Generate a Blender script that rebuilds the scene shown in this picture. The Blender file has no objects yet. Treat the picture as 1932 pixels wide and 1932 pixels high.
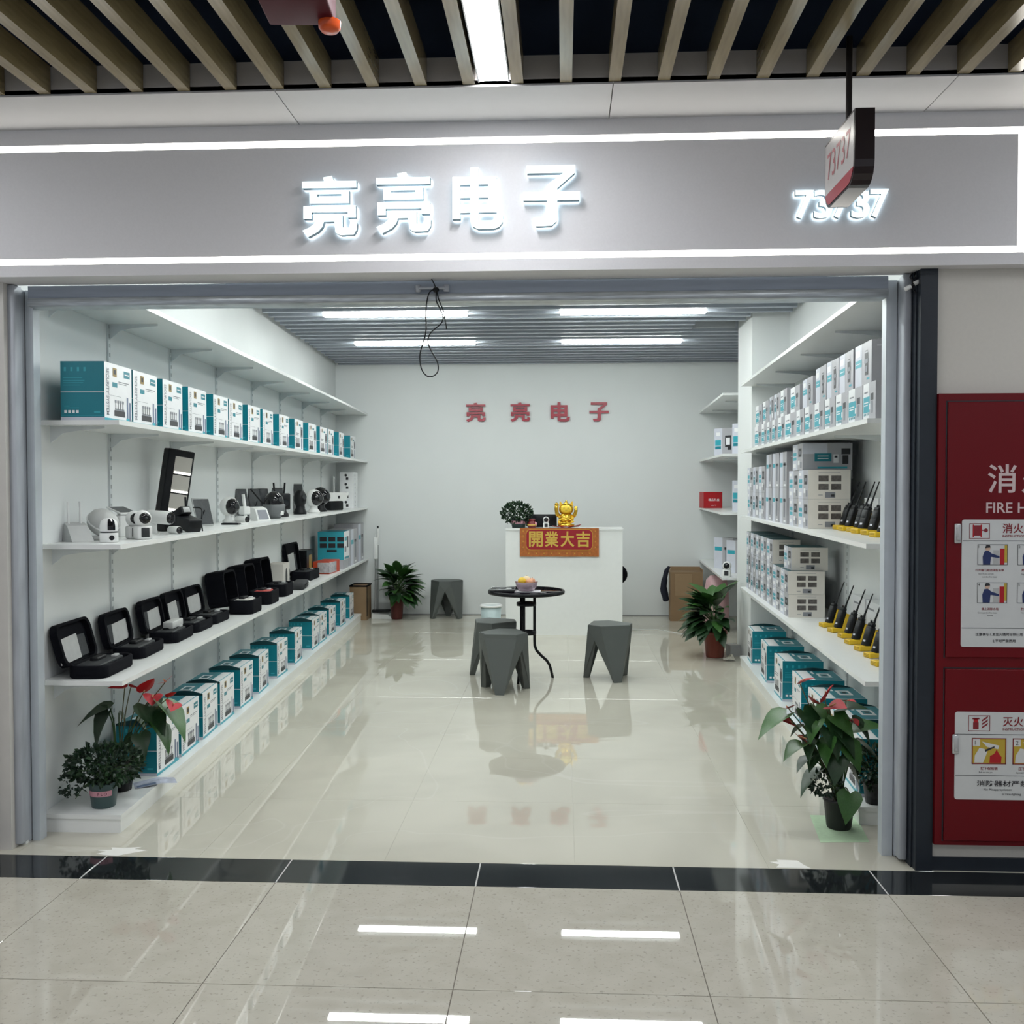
import bpy, bmesh, math, random
from mathutils import Matrix, Vector
random.seed(7)
S = bpy.context.scene
COL = S.collection
# ------------------------------------------------------------------ camera
FPX, YAW, PITCH, ROLL, EYE = 1862.0, math.radians(2.95), math.radians(1.56), math.radians(-.08), 1.582
cd = bpy.data.cameras.new('camera'); cd.sensor_width = 36; cd.lens = FPX/1932*36; cd.clip_start = .05; cd.clip_end = 100
cam = bpy.data.objects.new('camera', cd); COL.objects.link(cam); S.camera = cam
_f = Vector((-math.sin(YAW), math.cos(YAW), 0)); _r = Vector((math.cos(YAW), math.sin(YAW), 0)); _u = Vector((0, 0, 1))
_f2 = math.cos(PITCH)*_f - math.sin(PITCH)*_u; _u2 = math.sin(PITCH)*_f + math.cos(PITCH)*_u
_r3 = math.cos(ROLL)*_r + math.sin(ROLL)*_u2; _u3 = -math.sin(ROLL)*_r + math.cos(ROLL)*_u2
_m = Matrix((_r3, _u3, -_f2)).transposed().to_4x4(); _m.translation = (0, 0, EYE); cam.matrix_world = _m
# ------------------------------------------------------------------ world, exposure, lamp strengths
W = bpy.data.worlds.new('world'); S.world = W; W.use_nodes = True
W.node_tree.nodes['Background'].inputs[0].default_value = (.86, .92, 1, 1)
W.node_tree.nodes['Background'].inputs[1].default_value = .46
S.view_settings.view_transform = 'Standard'; S.view_settings.look = 'None'; S.view_settings.gamma = 1
S.view_settings.use_curve_mapping = False; S.view_settings.exposure = 0.0
TUBE, CORR, STRIP, LETTER = 51.0, 41.0, 8.0, 1.25
S.cycles.use_light_tree = False; S.cycles.max_bounces = 5; S.cycles.diffuse_bounces = 3; S.cycles.glossy_bounces = 3; S.cycles.time_limit = 1200; S.cycles.adaptive_min_samples = 12; S.cycles.use_adaptive_sampling = True; S.cycles.adaptive_threshold = .04; S.cycles.transmission_bounces = 6
S.cycles.sample_clamp_indirect = 6; S.cycles.caustics_reflective = False; S.cycles.caustics_refractive = False
# ------------------------------------------------------------------ helpers
MATS = {}
def mat(name, col, rough=.5, metal=0., emit=0., ecol=None, vary=0., vscale=20., bump=0., bscale=200., ior=1.5, alpha=1., trans=0., stretch=None, coat=0., spec=.5):
    if name in MATS: return MATS[name]
    m = bpy.data.materials.new(name); m.use_nodes = True; nt = m.node_tree; b = nt.nodes['Principled BSDF']
    b.inputs['Base Color'].default_value = (*col, 1); b.inputs['Roughness'].default_value = rough
    b.inputs['Metallic'].default_value = metal; b.inputs['IOR'].default_value = ior
    b.inputs['Specular IOR Level'].default_value = spec; b.inputs['Alpha'].default_value = alpha; b.inputs['Transmission Weight'].default_value = trans
    b.inputs['Coat Weight'].default_value = coat; b.inputs['Coat Roughness'].default_value = .04
    if emit:
        b.inputs['Emission Color'].default_value = (*(ecol or col), 1); b.inputs['Emission Strength'].default_value = emit
    if 'letter' in name or 'led' in name: m.cycles.emission_sampling = 'NONE'   # faint glows need no light sampling
    if emit or (not vary and not bump and rough > .3 and max(col) < .05): MATS[name] = m; return m
    tc = nt.nodes.new('ShaderNodeTexCoord'); mp = nt.nodes.new('ShaderNodeMapping'); nt.links.new(tc.outputs['Object'], mp.inputs[0])
    if stretch: mp.inputs['Scale'].default_value = stretch
    n = nt.nodes.new('ShaderNodeTexNoise'); n.inputs['Scale'].default_value = vscale; n.inputs['Detail'].default_value = 1
    nt.links.new(mp.outputs[0], n.inputs['Vector'])
    v = vary or .04
    mx = nt.nodes.new('ShaderNodeMix'); mx.data_type = 'RGBA'; nt.links.new(n.outputs[0], mx.inputs[0])
    mx.inputs[6].default_value = (*[c*(1-v) for c in col], 1); mx.inputs[7].default_value = (*[min(1, c*(1+v)) for c in col], 1)
    nt.links.new(mx.outputs[2], b.inputs['Base Color'])
    if bump:
        n2 = nt.nodes.new('ShaderNodeTexNoise'); n2.inputs['Scale'].default_value = bscale; nt.links.new(mp.outputs[0], n2.inputs['Vector'])
        bp = nt.nodes.new('ShaderNodeBump'); bp.inputs['Strength'].default_value = bump; bp.inputs['Distance'].default_value = .002
        nt.links.new(n2.outputs[0], bp.inputs['Height']); nt.links.new(bp.outputs[0], b.inputs['Normal'])
    MATS[name] = m; return m

_TXT = {}
def text_geo(s, offset=0., ext=0.):
    k = (s, offset, ext)
    if k not in _TXT:
        c = bpy.data.curves.new('t', 'FONT'); c.body = s; c.size = 1; c.extrude = ext; c.offset = offset; c.resolution_u = 3
        o = bpy.data.objects.new('t', c); COL.objects.link(o)
        dg = bpy.context.evaluated_depsgraph_get(); me = bpy.data.meshes.new_from_object(o.evaluated_get(dg))
        vs = [v.co.copy() for v in me.vertices]; fs = [tuple(p.vertices) for p in me.polygons]
        bpy.data.objects.remove(o); bpy.data.curves.remove(c); bpy.data.meshes.remove(me)
        xs = [v.x for v in vs] or [0]; ys = [v.y for v in vs] or [0]
        _TXT[k] = (vs, fs, min(xs), max(xs), min(ys), max(ys))
    return _TXT[k]

class MB:
    def __init__(s): s.v = []; s.f = []; s.m = []; s.s = []
    def add(s, vs, fs, m=0, sm=False, M=None):
        k = len(s.v); s.v += [tuple(M @ Vector(v)) if M is not None else tuple(v) for v in vs]
        s.f += [tuple(i+k for i in f) for f in fs]; s.m += [m]*len(fs); s.s += [sm]*len(fs); return s
    def box(s, x0, x1, y0, y1, z0, z1, m=0, M=None, ms=None):
        vs = [(x0,y0,z0),(x1,y0,z0),(x1,y1,z0),(x0,y1,z0),(x0,y0,z1),(x1,y0,z1),(x1,y1,z1),(x0,y1,z1)]
        fs = [(3,2,1,0),(4,5,6,7),(0,1,5,4),(1,2,6,5),(2,3,7,6),(3,0,4,7)]   # bottom top -y +x +y -x
        k = len(s.m); s.add(vs, fs, m, False, M)
        if ms:
            for i, q in enumerate(ms): s.m[k+i] = q
        return s
    def rbox(s, x0, x1, y0, y1, z0, z1, r=.01, m=0, M=None, seg=2, sm=True):
        bm = bmesh.new(); bmesh.ops.create_cube(bm, size=1)
        for v in bm.verts: v.co = Vector(((x0+x1)/2+v.co.x*(x1-x0), (y0+y1)/2+v.co.y*(y1-y0), (z0+z1)/2+v.co.z*(z1-z0)))
        bmesh.ops.bevel(bm, geom=list(bm.edges), offset=r, segments=seg, affect='EDGES', profile=.5)
        bm.verts.index_update(); vs = [v.co.copy() for v in bm.verts]; fs = [tuple(v.index for v in f.verts) for f in bm.faces]; bm.free()
        return s.add(vs, fs, m, sm, M)
    def prism(s, pts, z0, z1, m=0, M=None, sm=False):
        n = len(pts); vs = [(x, y, z0) for x, y in pts]+[(x, y, z1) for x, y in pts]
        fs = [tuple(range(n-1, -1, -1)), tuple(range(n, 2*n))]+[(i, (i+1) % n, n+(i+1) % n, n+i) for i in range(n)]
        return s.add(vs, fs, m, sm, M)
    def cyl(s, p0, p1, r0, r1=None, n=14, m=0, M=None, caps=True):
        r1 = r0 if r1 is None else r1; p0 = Vector(p0); p1 = Vector(p1); d = (p1-p0).normalized()
        a = d.orthogonal().normalized(); b = d.cross(a)
        vs = [p0+r0*(math.cos(t)*a+math.sin(t)*b) for t in [2*math.pi*i/n for i in range(n)]]+[p1+r1*(math.cos(t)*a+math.sin(t)*b) for t in [2*math.pi*i/n for i in range(n)]]
        s.add(vs, [(i, (i+1) % n, n+(i+1) % n, n+i) for i in range(n)], m, True, M)
        if caps: s.add(vs, [tuple(range(n-1, -1, -1)), tuple(range(n, 2*n))], m, False, M)
        return s
    def lathe(s, prof, n=20, m=0, M=None, sm=True):
        vs = []; fs = []; q = len(prof)
        for r, z in prof: vs += [(r*math.cos(2*math.pi*i/n), r*math.sin(2*math.pi*i/n), z) for i in range(n)]
        for j in range(q-1): fs += [(j*n+i, j*n+(i+1) % n, (j+1)*n+(i+1) % n, (j+1)*n+i) for i in range(n)]
        return s.add(vs, fs, m, sm, M)
    def ell(s, c, r, m=0, nu=14, nv=9, M=None, zmin=-1., zmax=1.):
        if isinstance(r, (int, float)): r = (r, r, r)
        vs = []; fs = []; t0 = math.asin(zmin); t1 = math.asin(zmax)
        for j in range(nv+1):
            t = t0+(t1-t0)*j/nv; cr = max(math.cos(t), 1e-3)
            vs += [(c[0]+r[0]*cr*math.cos(2*math.pi*i/nu), c[1]+r[1]*cr*math.sin(2*math.pi*i/nu), c[2]+r[2]*math.sin(t)) for i in range(nu)]
        for j in range(nv): fs += [(j*nu+i, j*nu+(i+1) % nu, (j+1)*nu+(i+1) % nu, (j+1)*nu+i) for i in range(nu)]
        fs += [tuple(range(nu-1, -1, -1)), tuple(nv*nu+i for i in range(nu))]
        return s.add(vs, fs, m, True, M)
    def tube(s, pts, r, n=8, m=0, M=None):
        pts = [Vector(p) for p in pts]; vs = []; fs = []; a = None
        for i, p in enumerate(pts):
            d = (pts[min(i+1, len(pts)-1)]-pts[max(i-1, 0)]).normalized()
            a = d.orthogonal().normalized() if a is None else (a-d*a.dot(d)).normalized()
            b = d.cross(a); rr = r[i] if isinstance(r, (list, tuple)) else r
            vs += [p+rr*(math.cos(2*math.pi*k/n)*a+math.sin(2*math.pi*k/n)*b) for k in range(n)]
        for i in range(len(pts)-1): fs += [(i*n+k, i*n+(k+1) % n, (i+1)*n+(k+1) % n, (i+1)*n+k) for k in range(n)]
        fs += [tuple(range(n-1, -1, -1)), tuple((len(pts)-1)*n+k for k in range(n))]
        return s.add(vs, fs, m, True, M)
    def quad(s, a, b, c, d, m=0, M=None): return s.add([a, b, c, d], [(0, 1, 2, 3)], m, False, M)
    def text(s, t, M, h=None, w=None, offset=0., ext=0., m=0, center=True):
        vs, fs, x0, x1, y0, y1 = text_geo(t, offset, ext)
        if not vs: return s
        sy = (h/(y1-y0)) if h else None; sx = (w/(x1-x0)) if w else None
        sx = sx or sy; sy = sy or sx
        ox, oy = ((x0+x1)/2, (y0+y1)/2) if center else (x0, y0)
        return s.add([((v.x-ox)*sx, (v.y-oy)*sy, v.z*sy) for v in vs], fs, m, False, M)
    def mesh(s, name, mats):
        me = bpy.data.meshes.new(name); me.from_pydata(s.v, [], s.f); me.polygons.foreach_set('material_index', s.m); me.polygons.foreach_set('use_smooth', s.s)
        for q in (mats if isinstance(mats, (list, tuple)) else [mats]): me.materials.append(q)
        me.update(); return me
    def build(s, name, mats, parent=None, loc=(0, 0, 0), rot=(0, 0, 0), **k):
        return put(name, s.mesh(name, mats), parent, loc, rot, **k)
def put(name, me, parent=None, loc=(0, 0, 0), rot=(0, 0, 0), label=None, cat=None, group=None, kind=None):
    o = bpy.data.objects.new(name, me); COL.objects.link(o); o.parent = parent; o.location = loc; o.rotation_euler = rot
    return tag(o, label, cat, group, kind)
def tag(o, label=None, cat=None, group=None, kind=None):
    if label: o['label'] = label
    if cat: o['category'] = cat
    if group: o['group'] = group
    if kind: o['kind'] = kind
    return o
def empty(name, loc=(0, 0, 0), rz=0., label=None, cat=None, group=None, kind=None):
    o = bpy.data.objects.new(name, None); COL.objects.link(o); o.location = loc; o.rotation_euler = (0, 0, rz); o.empty_display_size = .05
    return tag(o, label, cat, group, kind)
def copy_tree(o, loc=None, rz=None, label=None, parent=None):
    c = o.copy(); COL.objects.link(c); c.parent = parent
    if loc is not None: c.location = loc
    if rz is not None: c.rotation_euler = (0, 0, rz)
    if label: c['label'] = label
    for ch in o.children: copy_tree(ch, parent=c)
    return c
ORD = ['first','second','third','fourth','fifth','sixth','seventh','eighth','ninth','tenth','eleventh','twelfth','thirteenth','fourteenth','fifteenth','sixteenth']
def frame(o, U, V): # matrix mapping local x->U, y->V, z->UxV, at o
    U = Vector(U).normalized(); V = Vector(V).normalized(); N = U.cross(V)
    M = Matrix((U, V, N)).transposed().to_4x4(); M.translation = o; return M
def smooth(pts, n=6):
    P = [Vector(p) for p in pts]; P = [P[0]*2-P[1]]+P+[P[-1]*2-P[-2]]; out = []
    for i in range(1, len(P)-2):
        for k in range(n):
            t = k/n; a, b, c, d = P[i-1:i+3]
            out.append(.5*((2*b)+(c-a)*t+(2*a-5*b+4*c-d)*t*t+(3*b-a-3*c+d)*t**3))
    return out+[P[-2]]
# room lines (plan)
LF = lambda y: -2.005-.049*(y-4.35)      # left shelf front edge
LWX = lambda y: -2.375-.052*(y-4.35)     # left wall
RF = lambda y: 1.365+.044*(y-4.5)        # right shelf front edge
RWX = lambda y: RF(y)+.42                # right wall
AL, AR = math.atan(.05), -math.atan(.044)
ZS = [2.46, 1.88, 1.315, .69]            # shelf tops
PL = .085                                # plinth top
YB, ZC = 11.95, 3.04                     # back wall, shop ceiling
# ------------------------------------------------------------------ materials
white_paint = mat('white wall paint', (.80,.83,.83), .6, vary=.02, vscale=3)
shelf_white = mat('white shelf laminate', (.86,.88,.87), .25, vary=.02)
metal_white = mat('white powder coated steel', (.72,.76,.77), .4)
slot_grey = mat('dark slot', (.16,.19,.2), .6)
fascia_m = mat('grey fascia panel', (.79,.785,.81), .55, vary=.03, vscale=120)
cream = mat('cream ceiling panel', (.56,.56,.57), .5, vary=.02)
upstand_m = mat('grey upstand paint', (.55,.53,.52), .6)
void_m = mat('dark ceiling void', (.03,.045,.085), .9, vary=.5, vscale=4)
slat_wood = mat('khaki metal slat', (.25,.20,.105), .2, vary=.22, vscale=14, stretch=(6, .5, 6))
galv = mat('galvanised steel', (.44,.47,.52), .5, .1, vary=.22, vscale=9, stretch=(3, 3, .6))
guide_m = mat('pale shutter guide', (.56,.61,.66), .4, .1, vary=.05)
shutter_m = mat('blue grey shutter', (.36,.41,.49), .45, .1, vary=.1, stretch=(.3, 1, 4))
dark_post = mat('dark grey painted steel', (.018,.024,.033), .45, spec=.35, vary=.15, vscale=12)
alu_slat = mat('grey aluminium baffle', (.42,.46,.52), .4, .15)
black = mat('black plastic', (.006,.007,.009), .42, spec=.28)
black_soft = mat('black fabric', (.0045,.005,.008), .8, vary=.3, vscale=200, spec=.12)
black_gloss = mat('black gloss', (.008,.008,.01), .08)
dgrey = mat('dark grey plastic', (.03,.033,.036), .5, spec=.3)
white_pl = mat('white plastic', (.80,.81,.80), .3)
grey_pl = mat('pale grey plastic', (.45,.46,.46), .4)
teal = mat('teal print', (.003,.20,.26), .38, vary=.04)
teal_l = mat('light teal print', (.03,.36,.45), .38)
teal_d = mat('dark teal print', (.004,.07,.085), .4)
carton_w = mat('white printed carton', (.86,.87,.89), .35)
carton_g = mat('grey printed carton', (.42,.42,.45), .4, vary=.06, vscale=6)
lav = mat('lavender grey print', (.62,.64,.72), .4)
ink = mat('black ink', (.02,.02,.025), .45)
ink_g = mat('grey ink', (.22,.23,.26), .5)
ink_b = mat('slate blue ink', (.12,.16,.26), .45)
gold_ink = mat('gold ink', (.30,.20,.05), .45)
cream_carton = mat('cream carton', (.72,.69,.64), .5)
photo_m = mat('printed photo', (.10,.09,.085), .5, vary=.9, vscale=60)
cardboard = mat('brown cardboard', (.25,.16,.085), .75, vary=.1, vscale=8)
red_m = mat('red print', (.42,.006,.012), .4)
cab_red = mat('cabinet red enamel', (.14,.002,.006), .45, spec=.25, vary=.06, vscale=3)
stool_m = mat('grey green plastic', (.092,.103,.099), .5, vary=.04)
yellow = mat('yellow plastic', (.72,.47,.012), .4)
pink = mat('pink label', (.62,.30,.36), .5)
leaf_d = mat('dark green leaf', (.016,.05,.016), .38, vary=.35, vscale=25)
leaf_m = mat('mid green leaf', (.04,.12,.025), .36, vary=.3, vscale=25)
leaf_b = mat('small shrub leaf', (.012,.034,.018), .45, vary=.4, vscale=60)
stem_m = mat('green stem', (.05,.11,.03), .5)
spathe = mat('red spathe', (.42,.012,.016), .5, spec=.2, vary=.2, vscale=30)
spathe_p = mat('pink spathe', (.46,.04,.05), .5, spec=.2, vary=.25, vscale=30)
soil = mat('potting soil', (.03,.022,.016), .9)
gold = mat('polished gold', (.80,.50,.06), .22, .85, vary=.1)
tube_m = mat('lit tube diffuser', (1,1,1), .4, emit=TUBE, ecol=(.95,1,.965))
corr_m = mat('lit corridor diffuser', (1,1,1), .4, emit=CORR, ecol=(.97,.98,1))
strip_m = mat('lit strip', (1,1,1), .4, emit=STRIP, ecol=(1,.965,.88))
letter_m = mat('lit letter face', (.9,1,1), .3, emit=LETTER, ecol=(.80,.97,1))
halo_m = mat('lit letter back', (.9,1,1), .3, emit=3.2, ecol=(.72,.90,1))
letter_side = mat('letter return', (.10,.17,.20), .3)

def stone(name, base, dark, vein, scale, vamount, rough, speck=0., ior=1.62):
    m = bpy.data.materials.new(name); m.use_nodes = True; nt = m.node_tree; b = nt.nodes['Principled BSDF']; L = nt.links
    g = nt.nodes.new('ShaderNodeNewGeometry'); N = lambda t: nt.nodes.new(t)
    n1 = N('ShaderNodeTexNoise'); n1.inputs['Scale'].default_value = scale; n1.inputs['Detail'].default_value = 3; n1.inputs['Distortion'].default_value = .6; L.new(g.outputs['Position'], n1.inputs['Vector'])
    c = N('ShaderNodeMix'); c.data_type = 'RGBA'; c.inputs[6].default_value = (*dark, 1); c.inputs[7].default_value = (*base, 1)
    r = N('ShaderNodeValToRGB'); r.color_ramp.elements[0].position = .35; r.color_ramp.elements[1].position = .62; L.new(n1.outputs[0], r.inputs[0]); L.new(r.outputs[0], c.inputs[0])
    out = c.outputs[2]
    if vamount:
        n2 = N('ShaderNodeTexNoise'); n2.inputs['Scale'].default_value = scale*.5; n2.inputs['Detail'].default_value = 2; n2.inputs['Distortion'].default_value = 1.6; L.new(g.outputs['Position'], n2.inputs['Vector'])
        a = N('ShaderNodeMath'); a.operation = 'SUBTRACT'; a.inputs[1].default_value = .5; L.new(n2.outputs[0], a.inputs[0])
        ab = N('ShaderNodeMath'); ab.operation = 'ABSOLUTE'; L.new(a.outputs[0], ab.inputs[0])
        r2 = N('ShaderNodeValToRGB'); r2.color_ramp.elements[0].position = 0; r2.color_ramp.elements[0].color = (vamount,)*3+(1,); r2.color_ramp.elements[1].position = .006; r2.color_ramp.elements[1].color = (0, 0, 0, 1); L.new(ab.outputs[0], r2.inputs[0])
        c2 = N('ShaderNodeMix'); c2.data_type = 'RGBA'; L.new(r2.outputs[0], c2.inputs[0]); L.new(out, c2.inputs[6]); c2.inputs[7].default_value = (*vein, 1); out = c2.outputs[2]
    if speck:
        n3 = N('ShaderNodeTexNoise'); n3.inputs['Scale'].default_value = 70; n3.inputs['Detail'].default_value = 2; L.new(g.outputs['Position'], n3.inputs['Vector'])
        r3 = N('ShaderNodeValToRGB'); r3.color_ramp.elements[0].position = .30; r3.color_ramp.elements[0].color = (speck,)*3+(1,); r3.color_ramp.elements[1].position = .40; r3.color_ramp.elements[1].color = (0, 0, 0, 1); L.new(n3.outputs[0], r3.inputs[0])
        c3 = N('ShaderNodeMix'); c3.data_type = 'RGBA'; L.new(r3.outputs[0], c3.inputs[0]); L.new(out, c3.inputs[6]); c3.inputs[7].default_value = (*[c*.72 for c in dark], 1); out = c3.outputs[2]
    L.new(out, b.inputs['Base Color']); b.inputs['Roughness'].default_value = rough; b.inputs['IOR'].default_value = ior
    return m
    w = N('ShaderNodeTexNoise'); w.inputs['Scale'].default_value = 2.2; L.new(g.outputs['Position'], w.inputs['Vector'])
    bp = N('ShaderNodeBump'); bp.inputs['Strength'].default_value = .004; bp.inputs['Distance'].default_value = .004; L.new(w.outputs[0], bp.inputs['Height']); L.new(bp.outputs[0], b.inputs['Normal'])
    return m
tile_c = stone('polished beige terrazzo tile', (.53,.50,.43), (.49,.46,.39), (.6,.6,.6), 9, 0, .01, .8)
tile_s = stone('polished grey marble tile', (.64,.615,.525), (.555,.53,.45), (.82,.81,.78), 1.1, .14, .0, 0, 1.75)
granite = stone('black granite', (.018,.021,.023), (.012,.014,.016), (.09,.09,.09), 5, .1, .06)

GL = {
'亮': (400,645,158,443,[[(495,165),(535,158),(545,184),(500,184)],[(400,183),(645,183),(645,214),(400,214)],
  [(433,226),(612,226),(612,243),(433,243)],[(433,258),(612,258),(612,286),(433,286)],[(433,243),(468,243),(468,258),(433,258)],[(577,243),(612,243),(612,258),(577,258)],
  [(405,298),(642,298),(642,328),(405,328)],[(405,328),(442,328),(442,357),(405,357)],[(605,328),(642,328),(642,354),(605,354)],
  [(458,341),(582,341),(582,372),(458,372)],[(458,372),(498,372),(490,396),(471,418),(425,443),(400,412),(430,399),(450,383)],
  [(545,372),(582,372),(582,400),(612,402),(616,372),(648,380),(645,412),(631,434),(572,436),(550,424)]]),
'电': (1080,1320,143,412,[[(1165,143),(1203,143),(1203,376),(1165,376)],[(1080,183),(1117,183),(1117,368),(1080,368)],[(1250,183),(1288,183),(1288,340),(1250,340)],
  [(1117,183),(1250,183),(1250,217),(1117,217)],[(1117,243),(1250,243),(1250,275),(1117,275)],[(1117,303),(1250,303),(1250,340),(1117,340)],
  [(1165,376),(1272,376),(1281,348),(1320,345),(1316,384),(1300,404),(1275,412),(1200,412),(1174,400)]]),
'子': (1408,1660,143,410,[[(1425,147),(1640,147),(1640,180),(1425,180)],[(1588,180),(1640,180),(1560,246),(1515,246),(1515,232)],[(1408,262),(1660,262),(1660,298),(1408,298)],
  [(1515,246),(1560,246),(1560,384),(1515,366)],[(1515,352),(1560,352),(1558,388),(1535,408),(1465,410),(1452,374),(1508,374)]]),
}
# ================================================================== structure
def struct(name, mb, mats, parent=None, label=None): return mb.build(name, mats, parent, kind='structure', label=label)
grout_m = mat('dark grout', (.16,.14,.12), .8); grout_w = mat('pale grout', (.55,.55,.54), .8); grout_s = mat('shop grout', (.50,.485,.42), .5)
fl = struct('floor', MB().box(-6, 6, -3, 3.84, -.08, -.0025), grout_m)
X0, TW = -1.1445, .8
me = MB().rbox(0, TW-.003, 0, TW-.003, -.02, 0, .0006, seg=1, sm=False).mesh('tile', tile_c)
for i in range(-5, 6):
    for j in range(4): put('tile', me, fl, (X0+i*TW+.0015, 3.84-(j+1)*TW+.0015, 0))
th = struct('floor_threshold', MB().box(-6, 6, 3.84, 4.078, -.08, -.0012), grout_w)
me = MB().rbox(0, TW-.006, 0, .238, -.02, 0, .0006, seg=1, sm=False).mesh('granite_slab', granite)
for i in range(-5, 6): put('granite_slab', me, th, (X0+i*TW+.003, 3.84, 0))
fs_ = struct('floor_shop', MB().box(-3.2, 2.6, 4.078, 12.1, -.08, -.0015), grout_s)
me = MB().rbox(0, TW-.0012, 0, TW-.0012, -.02, 0, .0004, seg=1, sm=False).mesh('tile', tile_s)
for i in range(7):
    for j in range(10): put('tile', me, fs_, (-3.15+i*TW, 4.0795+j*TW, 0))
# white putty patches left on the shop floor at the threshold
def blob(pts, lab, nm='putty_patch'):
    MB().prism(pts, .0002, .0025).build(nm, mat('white putty', (.85,.84,.80), .6), label=lab, cat='putty')
blob([(-2.0,4.10),(-1.955,4.085),(-1.90,4.082),(-1.86,4.11),(-1.80,4.15),(-1.86,4.16),(-1.84,4.185),(-1.92,4.17),(-1.97,4.175),(-1.955,4.15),(-2.02,4.14),(-1.97,4.125)], 'ragged white putty patch on floor by left jamb at black threshold')
blob([(.88,4.085),(1.02,4.082),(1.0,4.12),(.985,4.165),(.90,4.17),(.905,4.15),(.865,4.145),(.90,4.12)], 'white putty patch on floor at right end of the black threshold')
# walls
struct('wall_left', MB().prism([(LWX(4.2),4.2),(LWX(12),12.0),(LWX(12)-.15,12.0),(LWX(4.2)-.15,4.2)][::-1], 0, 3.3), white_paint)
struct('wall_right', MB().prism([(RWX(4.27),4.27),(RWX(4.27)+.15,4.27),(RWX(12)+.15,12.0),(RWX(12),12.0)], 0, 3.3), white_paint)
struct('wall_back', MB().box(-3.0, 2.4, YB, YB+.15, 0, 3.3), white_paint)
struct('wall_column', MB().box(1.645, 2.05, 8.72, 9.40, 0, 3.3), white_paint)
struct('baseboard_back', MB().box(-2.7, 2.0, YB-.008, YB, .0, .012), mat('grey skirting line', (.3,.3,.3), .6))
# shop ceiling with baffles
cl = struct('ceiling', MB().box(-3.0, 2.4, 4.25, 12.1, 3.25, 3.3), mat('dark shop ceiling slab', (.10,.115,.135), .8))
ys = [8.014+.2127*k for k in range(-16, 19)]
for y in ys:
    x1 = RWX(y)-.03
    if 8.62 < y < 9.5: x1 = 1.62
    if 8.9 < y < 9.3: x1 = 1.20
    MB().box(LWX(y)+.05, x1, y, y+.055, ZC, ZC+.10).build('baffle', alu_slat, cl)
struct('trim_1', MB().box(1.20, 1.6, 9.1, 9.32, ZC+.10, ZC+.11).box(1.21, 1.6, 9.3, 9.315, ZC-.0, ZC+.1), mat('grey access panel', (.33,.35,.37), .6))
# four tube lamps in the shop ceiling
for i, (xa, xb, y, lab) in enumerate([(-2.04,-.80,8.50,'long lit ceiling lamp in front row, left, behind the hanging cable'), (-.03,1.20,8.50,'long lit ceiling lamp in front row, right'),
                          (-2.13,-.885,10.22,'long lit ceiling lamp in back row, left'), (-.02,1.20,10.22,'long lit ceiling lamp in back row, right'),
                          (-1.95,-.72,6.77,'ceiling lamp in third row from the back, left'), (-.04,1.20,6.77,'ceiling lamp in third row from the back, right'), (-1.90,-.68,5.03,'ceiling lamp in the row nearest the shutter, left'), (-.05,1.10,5.03,'ceiling lamp in the row nearest the shutter, right')]):
    y0 = min(ys, key=lambda q: abs(q-y)); yc = y0-.079
    e = empty('ceiling_lamp', ((xa+xb)/2, yc, ZC), 0, lab, 'lamp', 'ceiling lamps in the shop'); h = (xb-xa)/2
    MB().box(-h, h, -.05, .05, .0, .05).build('housing', white_pl, e)
    MB().box(-h+.01, h-.01, -.042, .042, -.022, .0).build('diffuser', tube_m, e)
# front wall: fascia, side pieces
ZF0, ZF1, YF = 2.452, 3.055, 4.03
fa = MB()
fa.box(-6, 1.795, YF, 4.20, 2.526, 2.966)                     # inner panel
fa.box(-6, 2.6, YF-.004, 4.20, ZF0, 2.500).box(-6, 2.6, YF-.004, 4.20, 2.992, ZF1+.25)
fa.box(1.835, 2.6, YF-.004, 4.20, 2.500, 2.992)
fa.box(-6, 1.835, YF+.02, 4.20, 2.500, 2.526).box(-6, 1.835, YF+.02, 4.20, 2.966, 2.992).box(1.795, 1.835, YF+.02, 4.20, 2.526, 2.966)
wf = struct('wall_front', fa, fascia_m)
for nm, b, lab in [('light_strip', (-6, 1.835, YF+.004, YF+.018, 2.968, 2.990), 'upper lit light strip along the grey shop fascia'),
              ('light_strip', (-6, 1.835, YF+.004, YF+.018, 2.502, 2.524), 'lower lit light strip along the grey shop fascia'),
              ('light_strip', (1.807, 1.833, YF+.004, YF+.018, 2.5245, 2.9675), 'short upright lit light strip closing the fascia at right')]:
    e = empty(nm, (b[0]/2+b[1]/2, b[3], b[4]), 0, lab, 'light strip', 'lit strips framing the fascia'); x, y, z = e.location
    MB().box(b[0]-x, b[1]-x, b[2]-y, b[3]-y-.004, b[4]-z, b[5]-z).build('diffuser', strip_m, e)
    MB().box(b[0]-x, b[1]-x, b[3]-y-.004, b[3]-y, b[4]-z, b[5]-z).build('channel', metal_white, e)
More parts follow.
